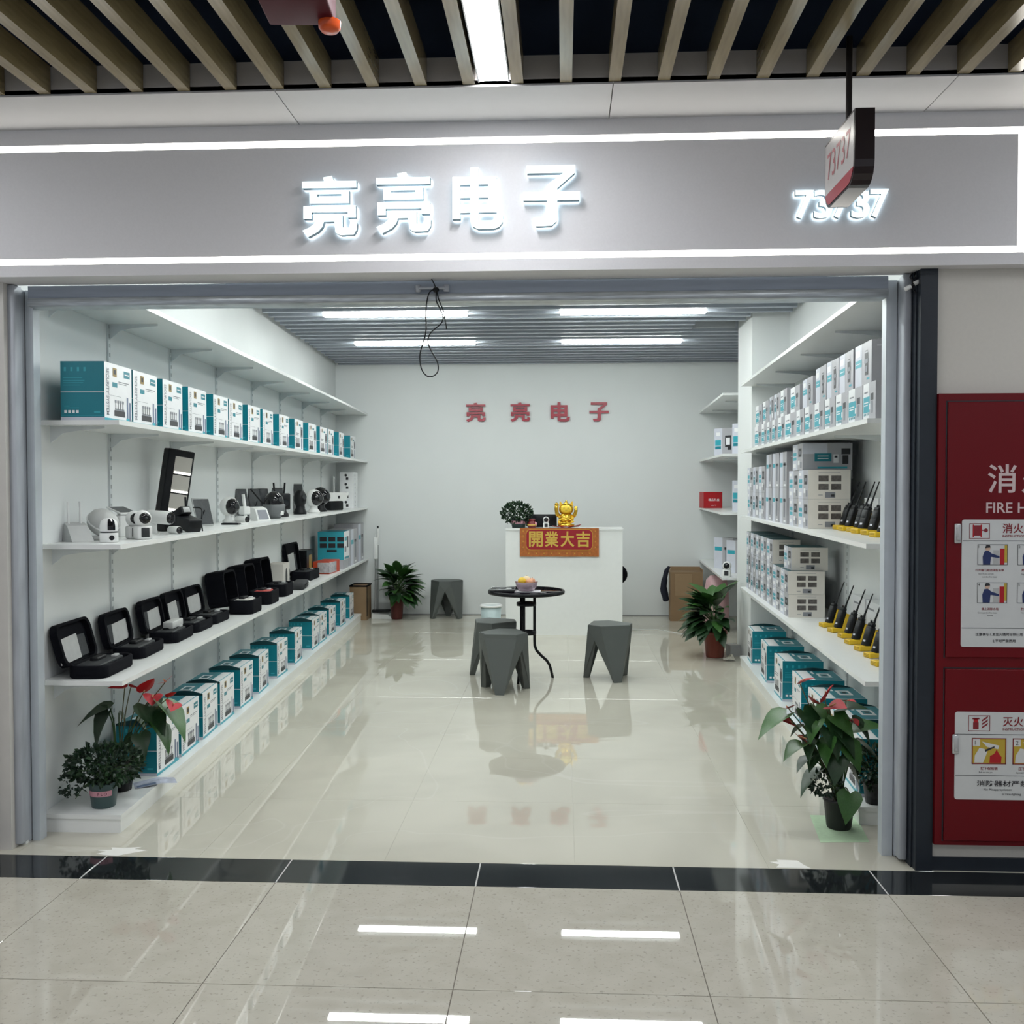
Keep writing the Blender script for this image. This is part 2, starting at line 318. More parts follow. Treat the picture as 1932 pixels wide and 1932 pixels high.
# wall at right of the opening, above and around the fire cabinet; dark posts
struct('wall_front_right', MB().box(1.512, 2.6, 4.10, 4.27, 1.95, ZF0).box(1.512, 2.6, 4.10, 4.27, .05, .115).box(1.512, 2.6, 4.16, 4.27, .115, 1.95), mat('warm white wall panel', (.62,.60,.55), .55, vary=.03, vscale=60))
struct('baseboard_right', MB().box(1.50, 2.6, 4.09, 4.20, 0, .055), dark_post)
struct('trim_2', MB().box(1.442, 1.510, 4.082, 4.25, 0, ZF0).box(1.436, 1.442, 4.12, 4.25, 0, ZF0), dark_post)
struct('wall_front_left', MB().box(-2.445, -2.392, 4.13, 4.25, 0, ZF0).box(-2.6, -2.392, 4.20, 4.27, 0, ZF0), mat('warm white jamb', (.62,.60,.57), .5))
struct('trim_3', MB().box(-2.62, -2.458, 4.10, 4.19, 0, 1.5), dark_post)
# shutter guides and header
def guides(x0, x1, xa, xb, nm, lab):
    e = empty('shutter_guide', ((x0+x1)/2, 4.25, 0), 0, lab, 'shutter guide'); x = (x0+x1)/2
    MB().rbox(x0-x, x1-x, -.09, -.025, .012, ZF0-.002, .008).build('guide_tube', galv, e)
    MB().box(xa-x, xb-x, -.005, .05, .0, 2.44).build('guide_rail', guide_m, e)
    MB().box(x0-x+.004, x1-x-.004, -.024, .04, .005, 2.44).build('back_channel', galv, e)
guides(-2.40, -2.362, -2.361, -2.326, 'l', 'galvanised roller shutter guide at left jamb of the shop')
guides(1.402, 1.436, 1.358, 1.402, 'r', 'galvanised roller shutter guide at right jamb beside dark post')
hd = empty('shutter_header', (-.48, 4.25, 2.36), 0, 'blue grey roller shutter bottom bar across top of the opening', 'shutter')
MB().box(-1.845, 1.832, -.045, .04, .036, .09).build('shutter_curtain', shutter_m, hd)
MB().rbox(-1.84, 1.83, -.06, .045, 0, .036, .003, seg=1).build('bottom_bar', mat('worn aluminium bar', (.50,.54,.57), .3, .5, vary=.35, vscale=5, stretch=(2.5, 1, 30)), hd)
# corridor ceiling: border panels, upstand, khaki slats, lamp
cc = struct('ceiling_corridor', MB().box(-6, 6, -3, 3.72, 3.62, 3.66), void_m)
struct('trim_4', MB().box(-6, 6, 3.68, 3.70, 3.062, 3.165), upstand_m)
struct('wall_void', MB().box(-6, 6, 3.71, 3.75, 3.10, 3.66).box(-6, -5.95, -3, 3.71, 3.17, 3.62).box(5.95, 6, -3, 3.71, 3.17, 3.62), void_m)
bd = struct('ceiling_border', MB().box(-6, 6, 3.70, YF, 3.075, 3.10), upstand_m)
for xa, xb in [(-3.65,-2.36),(-2.36,-1.075),(-1.075,.185),(.185,1.425),(1.425,2.7)]:
    MB().box(xa+.002, xb-.002, 3.68, YF-.004, ZF1, 3.078).build('panel', cream, bd)
me = MB().box(-.045, 0, -1.5, 3.675, 3.062, 3.165).mesh('slat', slat_wood)
for k in range(-12, 26):
    x = -1.932+.1787*k
    put('slat', me, cc, (x, 0, 0))
# dark pipes and trays in the void above
for i, (y, z, r) in enumerate([(3.25, 3.42, .05), (2.7, 3.5, .03)]):
    MB().tube([(-5, y, z), (0, y, z), (5, y, z)], r, 10).build('ceiling_pipe', mat('dark blue pipe', (.02,.035,.06), .5), label=['thick dark pipe running above the khaki ceiling slats','thin dark pipe running above the khaki ceiling slats'][i], cat='pipe')
# corridor linear lamps (the run over the camera continues as a real fixture)
def corridor_lamp(xc, y0, y1, lab):
    e = empty('linear_lamp', (xc, (y0+y1)/2, 3.066), 0, lab, 'lamp', 'linear lamps of the corridor ceiling'); h = (y1-y0)/2
    MB().box(-.056, .056, -h, h, .03, .08).box(-.058, -.053, -h, h, .0, .08).box(.053, .058, -h, h, .0, .08).build('housing', mat('lamp housing', (.5,.5,.5), .4, .6), e)
    MB().box(-.053, .053, -h+.004, h-.004, .004, .03).build('diffuser', corr_m, e)
corridor_lamp(-.2535, 2.36, 3.67, 'bright linear lamp running between khaki slats towards the shop front')
corridor_lamp(-.2535, .2, 1.5, 'linear lamp between khaki slats above the viewer')
for k, (xc, w) in enumerate([(-2.935,'left'), (2.605,'right')]):
    corridor_lamp(xc, 2.0, 3.3, 'linear lamp between khaki slats further along the corridor on the '+w)
    corridor_lamp(xc, -.2, 1.1, 'linear lamp between khaki slats beside the viewer on the '+w)
# ================================================================== signs on the front
XS, YS = Vector((1, 0, 0)), Vector((0, 0, 1))
def glyph_thing(name, ch, xc, zc, w, h, y, off, face, side, back, lab, cat, group, depth=.03, halo=True):
    """raised character facing -y"""
    e = empty(name, (xc, y, zc-h/2), 0, lab, cat, group)
    def body(z0, z1):
        mb = MB()
        if ch in GL:
            a, b, c, d, polys = GL[ch]
            for i, P in enumerate(polys):
                Q = [((px-(a+b)/2)/(b-a)*w, (d-py)/(d-c)*h) for px, py in P]
                n = len(Q); V = [(x, -z0, z) for x, z in Q]+[(x, -z1-i*2e-5, z) for x, z in Q]
                mb.add(V, [tuple(range(n))], 0); k = len(mb.v)
                mb.f[-1] = tuple(range(k-n, k)); mb.f.append(tuple(range(k-n-1, k-2*n-1, -1))); mb.m.append(1); mb.s.append(False)
                for j in range(n): mb.f.append((k-2*n+j, k-n+j, k-n+(j+1) % n, k-2*n+(j+1) % n)); mb.m.append(1); mb.s.append(False)
            return mb
        vs, fs, a, b, c, d = text_geo(ch, off, .5)
        V = [((v.x-(a+b)/2)*w/(b-a), -(z0+(v.z+.5)*(z1-z0)), (v.y-c)*h/(d-c)) for v in vs]; mb.add(V, fs, 1)
        for i, f in enumerate(mb.f):
            if all(abs(mb.v[k][1]+z1) < 1e-6 for k in f): mb.m[i] = 0
        return mb
    body(.012, .012+depth).build('face', [face, side], e)
    if halo: body(.003, .009).build('backlight', [back, back], e)
    return e
zt = 2.74
for ch, px, wd, hh, zz, lab in [('亮', -.945, .222, .245, 2.712, 'first glowing white character on the fascia, leftmost of four'), ('亮', -.643, .220, .245, 2.722, 'second glowing white character on the fascia, next to its twin'),
                      ('电', -.341, .205, .245, 2.735, 'third glowing white character on the fascia, with a boxed grid'), ('子', -.046, .225, .245, 2.742, 'fourth glowing white character on the fascia, rightmost')]:
    glyph_thing('sign_character', ch, px, zz, wd, hh, YF, .03, letter_m, letter_side, halo_m, lab, 'sign letter', 'glowing fascia characters')
for i, ch in enumerate('73737'):
    glyph_thing('sign_digit', ch, .957+.073*i, 2.693, .072, .112, YF, .018, letter_m, letter_side, halo_m, ORD[i]+' digit from left of the glowing unit number on the fascia', 'sign digit', 'glowing unit number digits', .02)
# red characters on the back wall
for ch, xc, lab in [('亮', -1.052, 'first red wall character, leftmost above the counter'), ('亮', -.515, 'second red wall character above the counter'), ('电', -.03, 'third red wall character, with a boxed grid'), ('子', .435, 'fourth red wall character, rightmost')]:
    glyph_thing('wall_character', ch, xc, 2.462, .232, .232, YB, .03, mat('red acrylic', (.36,.012,.035), .35), mat('red acrylic edge', (.26,.01,.03), .4), None, lab, 'sign letter', 'red characters on the back wall', .02, False)
# hanging unit sign, perpendicular to the facade
def rounded(x0, x1, z0, z1, r, n=5, top=False):
    P = []
    for cx, cz, a0 in ((x1-r, z0+r, -90), (x1-(r if top else 0), z1-(r if top else 0), 0), (x0+(r if top else 0), z1-(r if top else 0), 90), (x0+r, z0+r, 180)):
        if cz > (z0+z1)/2 and not top: P.append((cx, cz)); continue
        P += [(cx+r*math.cos(math.radians(a0+90*k/n)), cz+r*math.sin(math.radians(a0+90*k/n))) for k in range(n+1)]
    return P
hs = empty('hanging_sign', (1.012, 3.59, 2.60), 0, 'small double sided unit number sign hanging before the fascia', 'sign')
MYZ = Matrix(((0, 0, 1, 0), (1, 0, 0, 0), (0, 1, 0, 0), (0, 0, 0, 1)))   # local (x,y,z) -> (z, x, y): profile in YZ, extruded along X
MB().prism(rounded(-.19, .19, 0, .245, .075), -.033, .033, M=MYZ).build('case', mat('dark brown lacquer', (.020,.012,.014), .3), hs)
MB().prism(rounded(-.18, .18, .01, .237, .068), -.0345, .0345, M=MYZ).build('face_panel', mat('white acrylic sign face', (.62,.60,.60), .3), hs)
RB = [q for q in rounded(-.18, .18, .01, .237, .068) if q[1] < .055]
f = MB().prism([q for q in RB if q[0] > 0]+[(.176, .055), (-.176, .055)]+[q for q in RB if q[0] < 0], -.0352, .0352, M=MYZ)
f.build('red_band', mat('sign red', (.42,.05,.07), .35), hs)
for sg in (-1, 1):
    MB().text('73737', frame((sg*.0356, 0, .15), (0, sg, 0), (0, 0, 1)), h=.095, w=.29).build('number', mat('sign number red', (.50,.16,.18), .4), hs)
MB().cyl((0, .0, .244), (0, .0, .565), .011).cyl((0, .0, .244), (0, .0, .256), .022).build('hanging_rod', mat('dark rod', (.02,.016,.016), .4), hs)
# red box lamp hanging near the top of the view
rb = empty('hanging_alarm_box', (-.68, 2.50, 2.80), math.radians(4), 'red box hanging under the slats with a round orange lamp', 'alarm lamp')
MB().rbox(-.088, .088, -.13, .12, 0, .20, .006).build('case', mat('crimson case', (.085,.006,.016), .5, spec=.15), rb)
MB().lathe([(0,-.026),(.022,-.024),(.029,-.015),(.030,.002)], 18, M=Matrix.Translation((.074, .098, 0))).build('lamp_lens', mat('orange lens', (.75,.10,.015), .25), rb)
MB().cyl((0, 0, .2), (0, 0, .30), .012).build('hanger', dgrey, rb)
# shutter handle with black cable
e = empty('pull_bar', (-.553, 4.19, 2.402), 0, 'steel pull handle on the shutter bar with two end pads', 'handle')
MB().rbox(-.072, -.048, -.012, .0, -.002, .03, .005).build('end_pad', galv, e)
MB().rbox(.048, .072, -.012, 0, -.002, .03, .005).build('end_pad', galv, e)
MB().cyl((-.055, -.014, .014), (.055, -.014, .014), .006).build('grip', galv, e)
c = empty('hanging_cable', (-.535, 4.165, 2.40), 0, 'thin black cable loop hanging from the shutter handle', 'cable')
def cab(pts): return [(x, .004*math.sin(i), z) for i, (x, z) in enumerate(pts)]
MB().tube(smooth(cab([(-.018,.052),(-.006,.028),(.0,.012)])), .0026, 6).tube(smooth(cab([(0,.012),(-.028,-.005),(-.040,-.05),(-.043,-.10),(-.041,-.15),(-.046,-.19),(-.058,-.225),(-.068,-.26),(-.068,-.30),(-.058,-.335),(-.035,-.358),(-.008,-.355),(.008,-.335),(.006,-.30),(-.012,-.265),(-.03,-.23),(-.034,-.20),(-.022,-.175),(.0,-.155),(.022,-.135),(.030,-.11),(.018,-.075),(.002,-.04),(.002,.0)])), .0026, 6).build('loop', black, c)
MB().tube(smooth(cab([(.004,0),(.012,-.035),(.030,-.08),(.038,-.12),(.046,-.16)])), .0026, 6).build('cable_end', black, c)
MB().ell((0, 0, .006), (.014, .010, .012)).build('knot', black, c)
# loose wires with connectors at the top of the right jamb
w = empty('wire_bundle', (1.425, 4.13, 2.40), 0, 'loose dark wires with two white connectors at the top right jamb', 'wires')
MB().tube(smooth([(.0,0,.045),(-.012,-.006,.025),(.004,-.01,.01),(-.01,-.01,-.01)]), .003, 6).tube(smooth([(.012,0,.048),(.004,-.01,.03),(.012,-.012,.012),(-.002,-.012,-.02),(.01,-.012,-.04)]), .003, 6).build('wires', black, w)
MB().cyl((-.034, -.014, -.024), (-.012, -.014, -.012), .009).build('connector', white_pl, w)
MB().cyl((.002, -.014, -.002), (.024, -.014, .010), .009).build('connector', white_pl, w)
# ------------------------------------------------------------------ fire cabinet
fc = empty('fire_cabinet', (1.80, 4.06, .115), 0, 'tall red fire hose cabinet set into the wall at right', 'fire cabinet')
FX = 1.80
def fx(x): return x-FX
def fz(z): return z-.115
b = MB(); b.box(fx(1.512), fx(2.30), .006, .099, 0, fz(1.948)); b.build('frame', cab_red, fc)
for nm, z0, z1, lab in [('door', .883, 1.914, 'upper door with hose instructions'), ('door', .135, .836, 'lower door with extinguisher instructions')]:
    d = MB().rbox(fx(1.546), fx(2.27), -.004, .008, fz(z0), fz(z1), .003, seg=1, sm=False).build(nm, cab_red, fc, label=lab)
    up = z0 > .5
    MB().box(fx(1.540), fx(1.545), .0045, .0065, fz(z0)-.004, fz(z1)+.004).box(fx(1.540), fx(2.27), .0045, .0065, fz(z1)+.001, fz(z1)+.005).build('door_gap', ink, d)
    zc = 1.385 if up else .532
    h = MB().rbox(fx(1.573), fx(1.599), -.014, -.003, fz(zc)-.04, fz(zc)+.04, .005); h.build('handle', mat('chrome handle', (.60,.62,.62), .25, .5), d)
    MB().rbox(fx(1.579), fx(1.593), -.0165, -.013, fz(zc)-.028, fz(zc)+.026, .0015, seg=1).cyl((fx(1.586), -.018, fz(zc)-.02), (fx(1.586), -.012, fz(zc)-.02), .005).build('latch', grey_pl, d)
    p0, p1 = (.927, 1.441) if up else (.307, .664)
    MB().prism(rounded(fx(1.603 if up else 1.584), fx(2.2), fz(p0), fz(p1), .010, 4, True), .0045, .0070, M=frame((0, 0, 0), (1, 0, 0), (0, 0, 1))).build('instruction_plate', mat('white enamel plate', (.62,.64,.64), .35), d)
    pr_ = MB(); Y = -.0078
    inks = [mat('dark red print', (.22,.012,.02), .45), ink, mat('navy print', (.015,.03,.12), .5), mat('pale print', (.66,.67,.66), .5), mat('mustard print', (.50,.36,.04), .5), red_m, grey_pl, mat('skin tone print', (.6,.42,.32), .6)]
    def R(x0, x1, z0_, z1_, m, lift=0): pr_.quad((fx(x0), Y-lift, fz(z0_)), (fx(x1), Y-lift, fz(z0_)), (fx(x1), Y-lift, fz(z1_)), (fx(x0), Y-lift, fz(z1_)), m)
    def T(s, x, z, h, m, off=0., w=None, left=True):
        vs, fs_, a, b_, c_, d_ = text_geo(s, off, 0); k = h/(d_-c_); kx = k if w is None else w/(b_-a)
        pr_.add([(fx(x)+(v.x-a)*kx, Y-.0004, fz(z)+(v.y-c_)*k) for v in vs], fs_, m)
    def outline(x0, x1, z0_, z1_, m, t_=.0022):
        R(x0, x1, z0_, z0_+t_, m, .0003); R(x0, x1, z1_-t_, z1_, m, .0003); R(x0, x0+t_, z0_, z1_, m, .0003); R(x1-t_, x1, z0_, z1_, m, .0003)
    def poly(pts, m, lift=.0002):
        pr_.add([(fx(x), Y-lift, fz(z)) for x, z in pts], [tuple(range(len(pts)))], m)
    if up:
        R(1.606, 2.19, 1.355, 1.357, 1); R(1.606, 2.19, 1.003, 1.005, 1)
        outline(1.632, 1.712, 1.364, 1.426, 0); R(1.645, 1.680, 1.376, 1.418, 0); R(1.645, 1.650, 1.371, 1.421, 5, .0003); R(1.676, 1.681, 1.371, 1.421, 5, .0003); R(1.680, 1.694, 1.396, 1.400, 0); poly([(1.697+.008*math.cos(a), 1.398+.008*math.sin(a)) for a in [k*math.pi/5 for k in range(10)]], 0)
        T('消火栓使用说明', 1.762, 1.386, .040, 0, .012); T('INSTRUCTIONS', 1.762, 1.370, .010, 0, .01)
        for k, (x, z) in enumerate([(1.665,1.258),(1.822,1.258),(1.665,1.105),(1.822,1.105)]):
            w_, h_ = .118, .083
            outline(x, x+w_, z, z+h_, 1, .0016)
            R(x+.062, x+.085, z+.004, z+.060, 6); R(x+.088, x+.106, z+.002, z+h_-.016, 5); R(x+.106, x+.116, z+.01, z+h_-.003, 4)
            poly([(x+.022,z+.002),(x+.05,z+.002),(x+.054,z+.048),(x+.042,z+.058),(x+.028,z+.056),(x+.020,z+.034)], 2); poly([(x+.046,z+.050),(x+.086,z+.036),(x+.086,z+.028),(x+.046,z+.034)], 2, .0004)
            poly([(x+.040+.010*math.cos(a), z+.067+.011*math.sin(a)) for a in [q*math.pi/5 for q in range(10)]], 7); poly([(x+.029,z+.068),(x+.051,z+.071),(x+.048,z+.080),(x+.034,z+.081)], 1, .0004)
            T('1245'[k], x+.004, z+h_-.014, .010, 1)
        T('打开箱门,取出消防水带', 1.657, 1.232, .011, 0, .012); T('Open the box and take', 1.668, 1.219, .006, 1); T('out the fire hose', 1.684, 1.208, .006, 1)
        T('展开水带', 1.838, 1.232, .011, 0, .012); T('Unroll the hose', 1.838, 1.219, .006, 1)
        T('接上消防水枪', 1.682, 1.076, .011, 0, .012); T('Connect the fire hose', 1.668, 1.063, .006, 1); T('nozzle', 1.706, 1.052, .006, 1); T('打开阀门', 1.838, 1.076, .011, 0, .012); T('Open the valve', 1.838, 1.063, .006, 1)
        T('注意事项:1.发生火情时尽快使用', 1.660, .972, .013, 1, .012); T('2.平时严禁挪用', 1.728, .946, .013, 1, .012)
    else:
        R(1.586, 2.19, .572, .574, 1); R(1.586, 2.19, .404, .406, 1)
        outline(1.636, 1.722, .586, .650, 0); R(1.655, 1.677, .594, .622, 0); R(1.657, 1.675, .622, .636, 5); R(1.652, 1.680, .634, .640, 0)
        for k in range(3): poly([(1.688, .596+.014*k), (1.712, .612+.014*k), (1.714, .621+.014*k), (1.690, .604+.014*k)], 0)
        T('灭火器使用说明', 1.772, .606, .040, 0, .012); T('INSTRUCTIONS', 1.772, .590, .010, 0, .01)
        for k, (x, lab2) in enumerate([(1.651, '1'), (1.812, '2')]):
            z, w_, h_ = .452, .136, .106
            R(x, x+w_, z, z+h_, 4); outline(x, x+w_, z, z+h_, 0, .004)
            poly([(x+.010,z+.006),(x+.045,z+.006),(x+.062,z+.052),(x+.050,z+.062),(x+.030,z+.066),(x+.012,z+.035)], 3, .0004)
            poly([(x+.040,z+.092),(x+.108,z+.076),(x+.104,z+.062),(x+.060,z+.070)], 3, .0005); poly([(x+.070,z+.006),(x+.116,z+.006),(x+.118,z+.030),(x+.108,z+.042),(x+.098,z+.060),(x+.088,z+.042),(x+.072,z+.034)], 5, .0004); poly([(x+.05,z+.058),(x+.09,z+.074),(x+.09,z+.068),(x+.054,z+.050)], 1, .0006)
            R(x+.004, x+.032, z+h_-.032, z+h_-.004, 3, .0004); T(lab2, x+.012, z+h_-.027, .017, 1)
        T('拔下保险销', 1.686, .428, .013, 0, .012); T('Pull out the pin', 1.680, .414, .008, 1); T('压下手柄', 1.836, .428, .013, 0, .012); T('Squeeze handle', 1.826, .414, .008, 1)
        T('消防器材严禁挪用', 1.672, .362, .024, 1, .012, .27); T('No Misappropriation', 1.700, .342, .012, 1); T('of Fire-fighting', 1.772, .324, .012, 1)
    pr_.build('printed_instructions', inks, d)
    if up:
        q = MB()
        for s_, x, z, h_, off in (('消', 1.703, 1.548, .115, .012), ('火', 1.836, 1.548, .115, .012), ('栓', 1.968, 1.548, .115, .012), ('FIRE HYDRANT', 1.698, 1.468, .042, .012)):
            vs, f2, a, b_, c_, d_ = text_geo(s_, off, 0); k = h_/(d_-c_)
            q.add([(fx(x)+(v.x-a)*k, -.0048, fz(z)+(v.y-c_)*k) for v in vs], f2)
        q.build('door_lettering', mat('pale pink lettering', (.62,.50,.50), .5), d)
# ================================================================== shelving
def shelf_run(nm, fx_, wx, y0, y1, z, ang, side, brk, lab):
    """board between wall and front line; brackets at given y"""
    ym = (y0+y1)/2; e = empty(nm, ((fx_(ym)+wx(ym))/2, ym, z), 0, lab, 'shelf'); ox, oy = e.location.x, ym
    P = [(fx_(y0)-ox, y0-oy), (fx_(y1)-ox, y1-oy), (wx(y1)-ox-side*.002, y1-oy), (wx(y0)-ox-side*.002, y0-oy)]
    if side > 0: P = P[::-1]
    MB().prism(P, -.022, 0).build('board', shelf_white, e)
    for y in brk:
        w, f = wx(y)-side*.012, fx_(y)+side*.10
        d = abs(w-f); M = Matrix.Translation((w-ox, y-oy, -.022)) @ Matrix.Rotation(0 if side < 0 else math.pi, 4, 'Z')
        b = MB(); prof = [(0, -.001), (d, -.001), (d, -.012), (d*.5, -.022), (d*.22, -.034), (d*.10, -.06), (0, -.08)]
        b.prism(prof, -.0025, .0025, M=M @ frame((0, 0, 0), (1, 0, 0), (0, 0, 1)))
        b.build('bracket', metal_white, e)
    return e
def upright(x, y, lab, side, z1=2.52):
    e = empty('shelf_upright', (x, y, PL), 0, lab, 'shelf upright', 'slotted uprights on the %s wall' % ('left' if side < 0 else 'right'))
    s = -side
    MB().box(min(0, s*.011), max(0, s*.011), -.012, .012, .003, z1-PL).build('rail', metal_white, e)
    b = MB()
    for k in range(int((z1-PL)/.05)):
        z = .03+k*.05
        for dy in (-.006, .003): b.box(min(s*.0108, s*.0116), max(s*.0108, s*.0116), dy, dy+.003, z, z+.022)
    b.build('slots', slot_grey, e, kind='stuff')
UL = [5.15, 6.10, 7.06, 8.04, 9.03, 10.01, 10.98]
for i, y in enumerate(UL): upright(LWX(y), y, ORD[i]+' slotted upright from the entrance on the left wall', -1)
nmz = ['top', 'second', 'third', 'lowest']
for i, z in enumerate(ZS):
    shelf_run('wall_shelf', LF, LWX, 4.38, YB-.004, z, AL, -1, [4.46]+UL, ['empty top shelf on the left wall','left wall shelf carrying the row of camera kit boxes','left wall shelf displaying loose cameras','left wall shelf displaying open black cases'][i])
UR = [4.62, 5.6, 6.58, 7.55, 8.5]
for i, y in enumerate(UR): upright(RWX(y), y, ORD[i]+' slotted upright from the entrance on the right wall', 1)
for i, z in enumerate(ZS):
    shelf_run('wall_shelf', RF, RWX, 4.52, 8.71, z, AR, 1, UR, ['empty top shelf on the right wall','right wall shelf with two rows of small camera boxes','right wall shelf with box stacks and six radios','right wall shelf with box stacks and seven radios'][i])
AF = lambda y: RF(y)-.06
for i, z in enumerate(ZS):
    shelf_run('alcove_shelf', AF, RWX, 9.55, YB-.004, z, AR, 1, [10.2, 11.4], ['empty top shelf in the alcove behind the column','alcove shelf with two grey boxes behind the column','alcove shelf with the red box behind the column','lowest alcove shelf with grey boxes and a white camera'][i])
def plinth(fx_, wx, y0, y1, side, lab):
    ym = (y0+y1)/2; e = empty('plinth', ((fx_(ym)+wx(ym))/2, ym, 0), 0, lab, 'plinth'); ox, oy = e.location.x, ym
    def P(d0, d1): 
        q = [(fx_(y0)+side*d0-ox, y0+d1-oy), (fx_(y1)+side*d0-ox, y1-oy), (wx(y1)-side*.002-ox, y1-oy), (wx(y0)-side*.002-ox, y0+d1-oy)]
        return q[::-1] if side > 0 else q
    MB().prism(P(.006, .006), 0, .062).build('body', shelf_white, e)
    MB().prism(P(0, 0), .064, PL).build('top_board', shelf_white, e)
plinth(LF, LWX, 4.35, 11.38, -1, 'low white plinth along the left wall under the shelves')
plinth(RF, RWX, 4.62, 8.71, 1, 'low white plinth along the right wall under the shelves')
# ================================================================== boxes
def decal(mb, o, U, V, w, h, items, lift=.0006):
    """items: (u0,u1,v0,v1,m[,k]) in fractions of the face"""
    o, U, V = Vector(o), Vector(U), Vector(V); N = U.cross(V)
    for it in items:
        u0, u1, v0, v1, m = it[:5]; k = lift*(1+(it[5] if len(it) > 5 else 0))
        c = [o+U*(u*w)+V*(v*h)+N*k for u, v in ((u0, v0), (u1, v0), (u1, v1), (u0, v1))]
        mb.quad(*c, m)
def dtext(mb, s, o, U, V, u, v, size, m, w, h, vert=False, off=.01, wid=None):
    U, V = Vector(U), Vector(V); N = U.cross(V); p = Vector(o)+U*(u*w)+V*(v*h)+N*.0011
    A, B = (U, V) if not vert else (-V, U)
    mb.text(s, frame(p, A, B), h=size, w=wid, offset=off, m=m)
BOXM = [carton_w, teal, teal_l, teal_d, ink, ink_g, ink_b, gold_ink, carton_g, lav, photo_m, cream_carton]
WHT, TEA, TEL, TED, INK, ING, INB, GLD, GRY, LAV, PHO, CRM = range(12)
def face_frame(d, w, h, which):
    """faces of a box with front at x=0 facing +x, depth d behind, width w along y centred"""
    if which == 'front': return (0, -w/2, 0), (0, 1, 0), (0, 0, 1), w, h
    if which == 'near': return (-d, -w/2, 0), (1, 0, 0), (0, 0, 1), d, h
    if which == 'far': return (0, w/2, 0), (-1, 0, 0), (0, 0, 1), d, h
    if which == 'top': return (0, -w/2, h), (0, 1, 0), (-1, 0, 0), w, d
def kit_box(variant, d, w, h, flap=True):
    """teal and white camera kit carton"""
    e = empty('camera_kit_box')
    ms = [WHT, WHT, TEA, WHT, TEA, TEA]
    MB().box(-d, 0, -w/2, w/2, 0, h, 0, ms=ms).build('carton', BOXM, e)
    f = MB(); A = face_frame(d, w, h, 'front'); o, U, V, fw, fh = A
    it = [(.0,1,0,.05,TEL),(.30,.44,.78,.93,GLD),(.33,.41,.82,.90,INK,1),(.70,.93,.80,.92,TEA),(.73,.90,.85,.87,WHT,1),(.28,.46,.60,.68,TEA),(.5,.9,.70,.715,ING),(.5,.8,.67,.68,ING),(.14,.6,.445,.45,ING),
          (.34,.74,.10,.20,INK),(.37,.71,.20,.235,ING),(.80,.86,.06,.46,INB),(.90,.96,.05,.38,INB),(.78,.90,.05,.09,TEL,1),(.93,.98,.04,.08,ING,1)]
    for k in range(4): it += [(.38+.09*k, .405+.09*k, .22, .37, INK), (.36+.09*k, .42+.09*k, .33, .38, ING, 1)]
    if variant == 1: it = [(.0,1,0,.05,TEL),(.25,.36,.80,.93,GLD),(.27,.34,.83,.90,INK,1),(.5,.72,.80,.86,TEA),(.70,.94,.45,.78,ING),(.74,.90,.52,.70,INK,1),(.15,.60,.12,.24,INK),(.20,.26,.22,.42,INK),(.33,.39,.22,.40,INK),(.46,.52,.22,.42,INK),(.15,.5,.55,.57,ING),(.15,.45,.50,.52,ING),(.76,.88,.06,.42,INB)]
    decal(f, o, U, V, fw, fh, it)
    dtext(f, 'SECURITY SYSTEM', o, U, V, .115, .50, .030*h/.27, ING, fw, fh, True, .012, .80*h)
    f.build('front_print', BOXM, e)
    for wh in ('near', 'far'):
        s = MB()
        o, U, V, fw, fh = face_frame(d, w, h, wh)
        it = [(0,1,.475,.485,WHT),(0,1,.075,.082,TEL),(0,1,0,.055,LAV),(.06,.5,.715,.725,TEL),(.06,.55,.67,.68,TEL),(.06,.52,.63,.64,TEL),(.06,.45,.59,.60,TEL),(.08,.2,.235,.245,TEL),(.08,.42,.205,.215,TEL),(.76,.90,.12,.155,TEL)]
        it += [(.08+.15*k, .13+.15*k, .83, .90, TEL) for k in range(4)]+[(.08+.09*k, .14+.09*k, .12, .17, WHT) for k in range(4)]
        decal(s, o, U, V, fw, fh, it); s.build('side_print', BOXM, e)
    t = MB(); o, U, V, fw, fh = face_frame(d, w, h, 'top')
    decal(t, o, U, V, fw, fh, [(.02,.98,.34,.98,TEA),(.30,.70,.50,.80,WHT,1),(.38,.62,.56,.74,TEA,2),(.45,.55,.61,.69,INK,3),(.02,.98,.04,.07,TEL),(.10,.35,.40,.46,WHT,1)])
    t.build('top_print', BOXM, e)
    if not flap: return e
    hnd = MB(); n = 8      # arched dark tuck flap at the near upper edge
    P = [(-d+d*k/n, .020*math.sin(math.pi*k/n)) for k in range(n+1)]
    hnd.prism([(x, z) for x, z in P]+[(0, -.012), (-d, -.012)], -.004, 0, M=frame((0, -w/2-.0045+.0005, h), (1, 0, 0), (0, 0, 1)))
    hnd.build('tuck_flap', mat('dark teal card edge', (.004,.05,.06), .5), e)
    return e
def place(proto, locs, labs, rz, group, cat='box'):
    for i, (l, lab) in enumerate(zip(locs, labs)):
        o = proto if i == 0 and not proto.get('used') else copy_tree(proto)
        proto['used'] = 1
        o.location = l; o.rotation_euler = (0, 0, rz if not isinstance(rz, list) else rz[i]); o['label'] = lab; o['category'] = cat; o['group'] = group
def finish(proto):
    for o in list(bpy.data.objects):
        if 'used' in o: del o['used']
k0 = kit_box(0, .20, .315, .268, False); k1 = kit_box(1, .20, .33, .268, False); k2 = kit_box(0, .21, .315, .272); k3 = kit_box(1, .22, .33, .272)
yl = [4.40,4.71,5.04,5.43,5.84,6.16,6.62,6.98,7.45,7.97,8.52,9.02,9.42,10.15,10.85]
yl = [4.56,4.90,5.30,5.72,6.18,6.52,6.98,7.38,7.90,8.45,9.02,9.55,9.93,10.55,11.30]
xo = .075
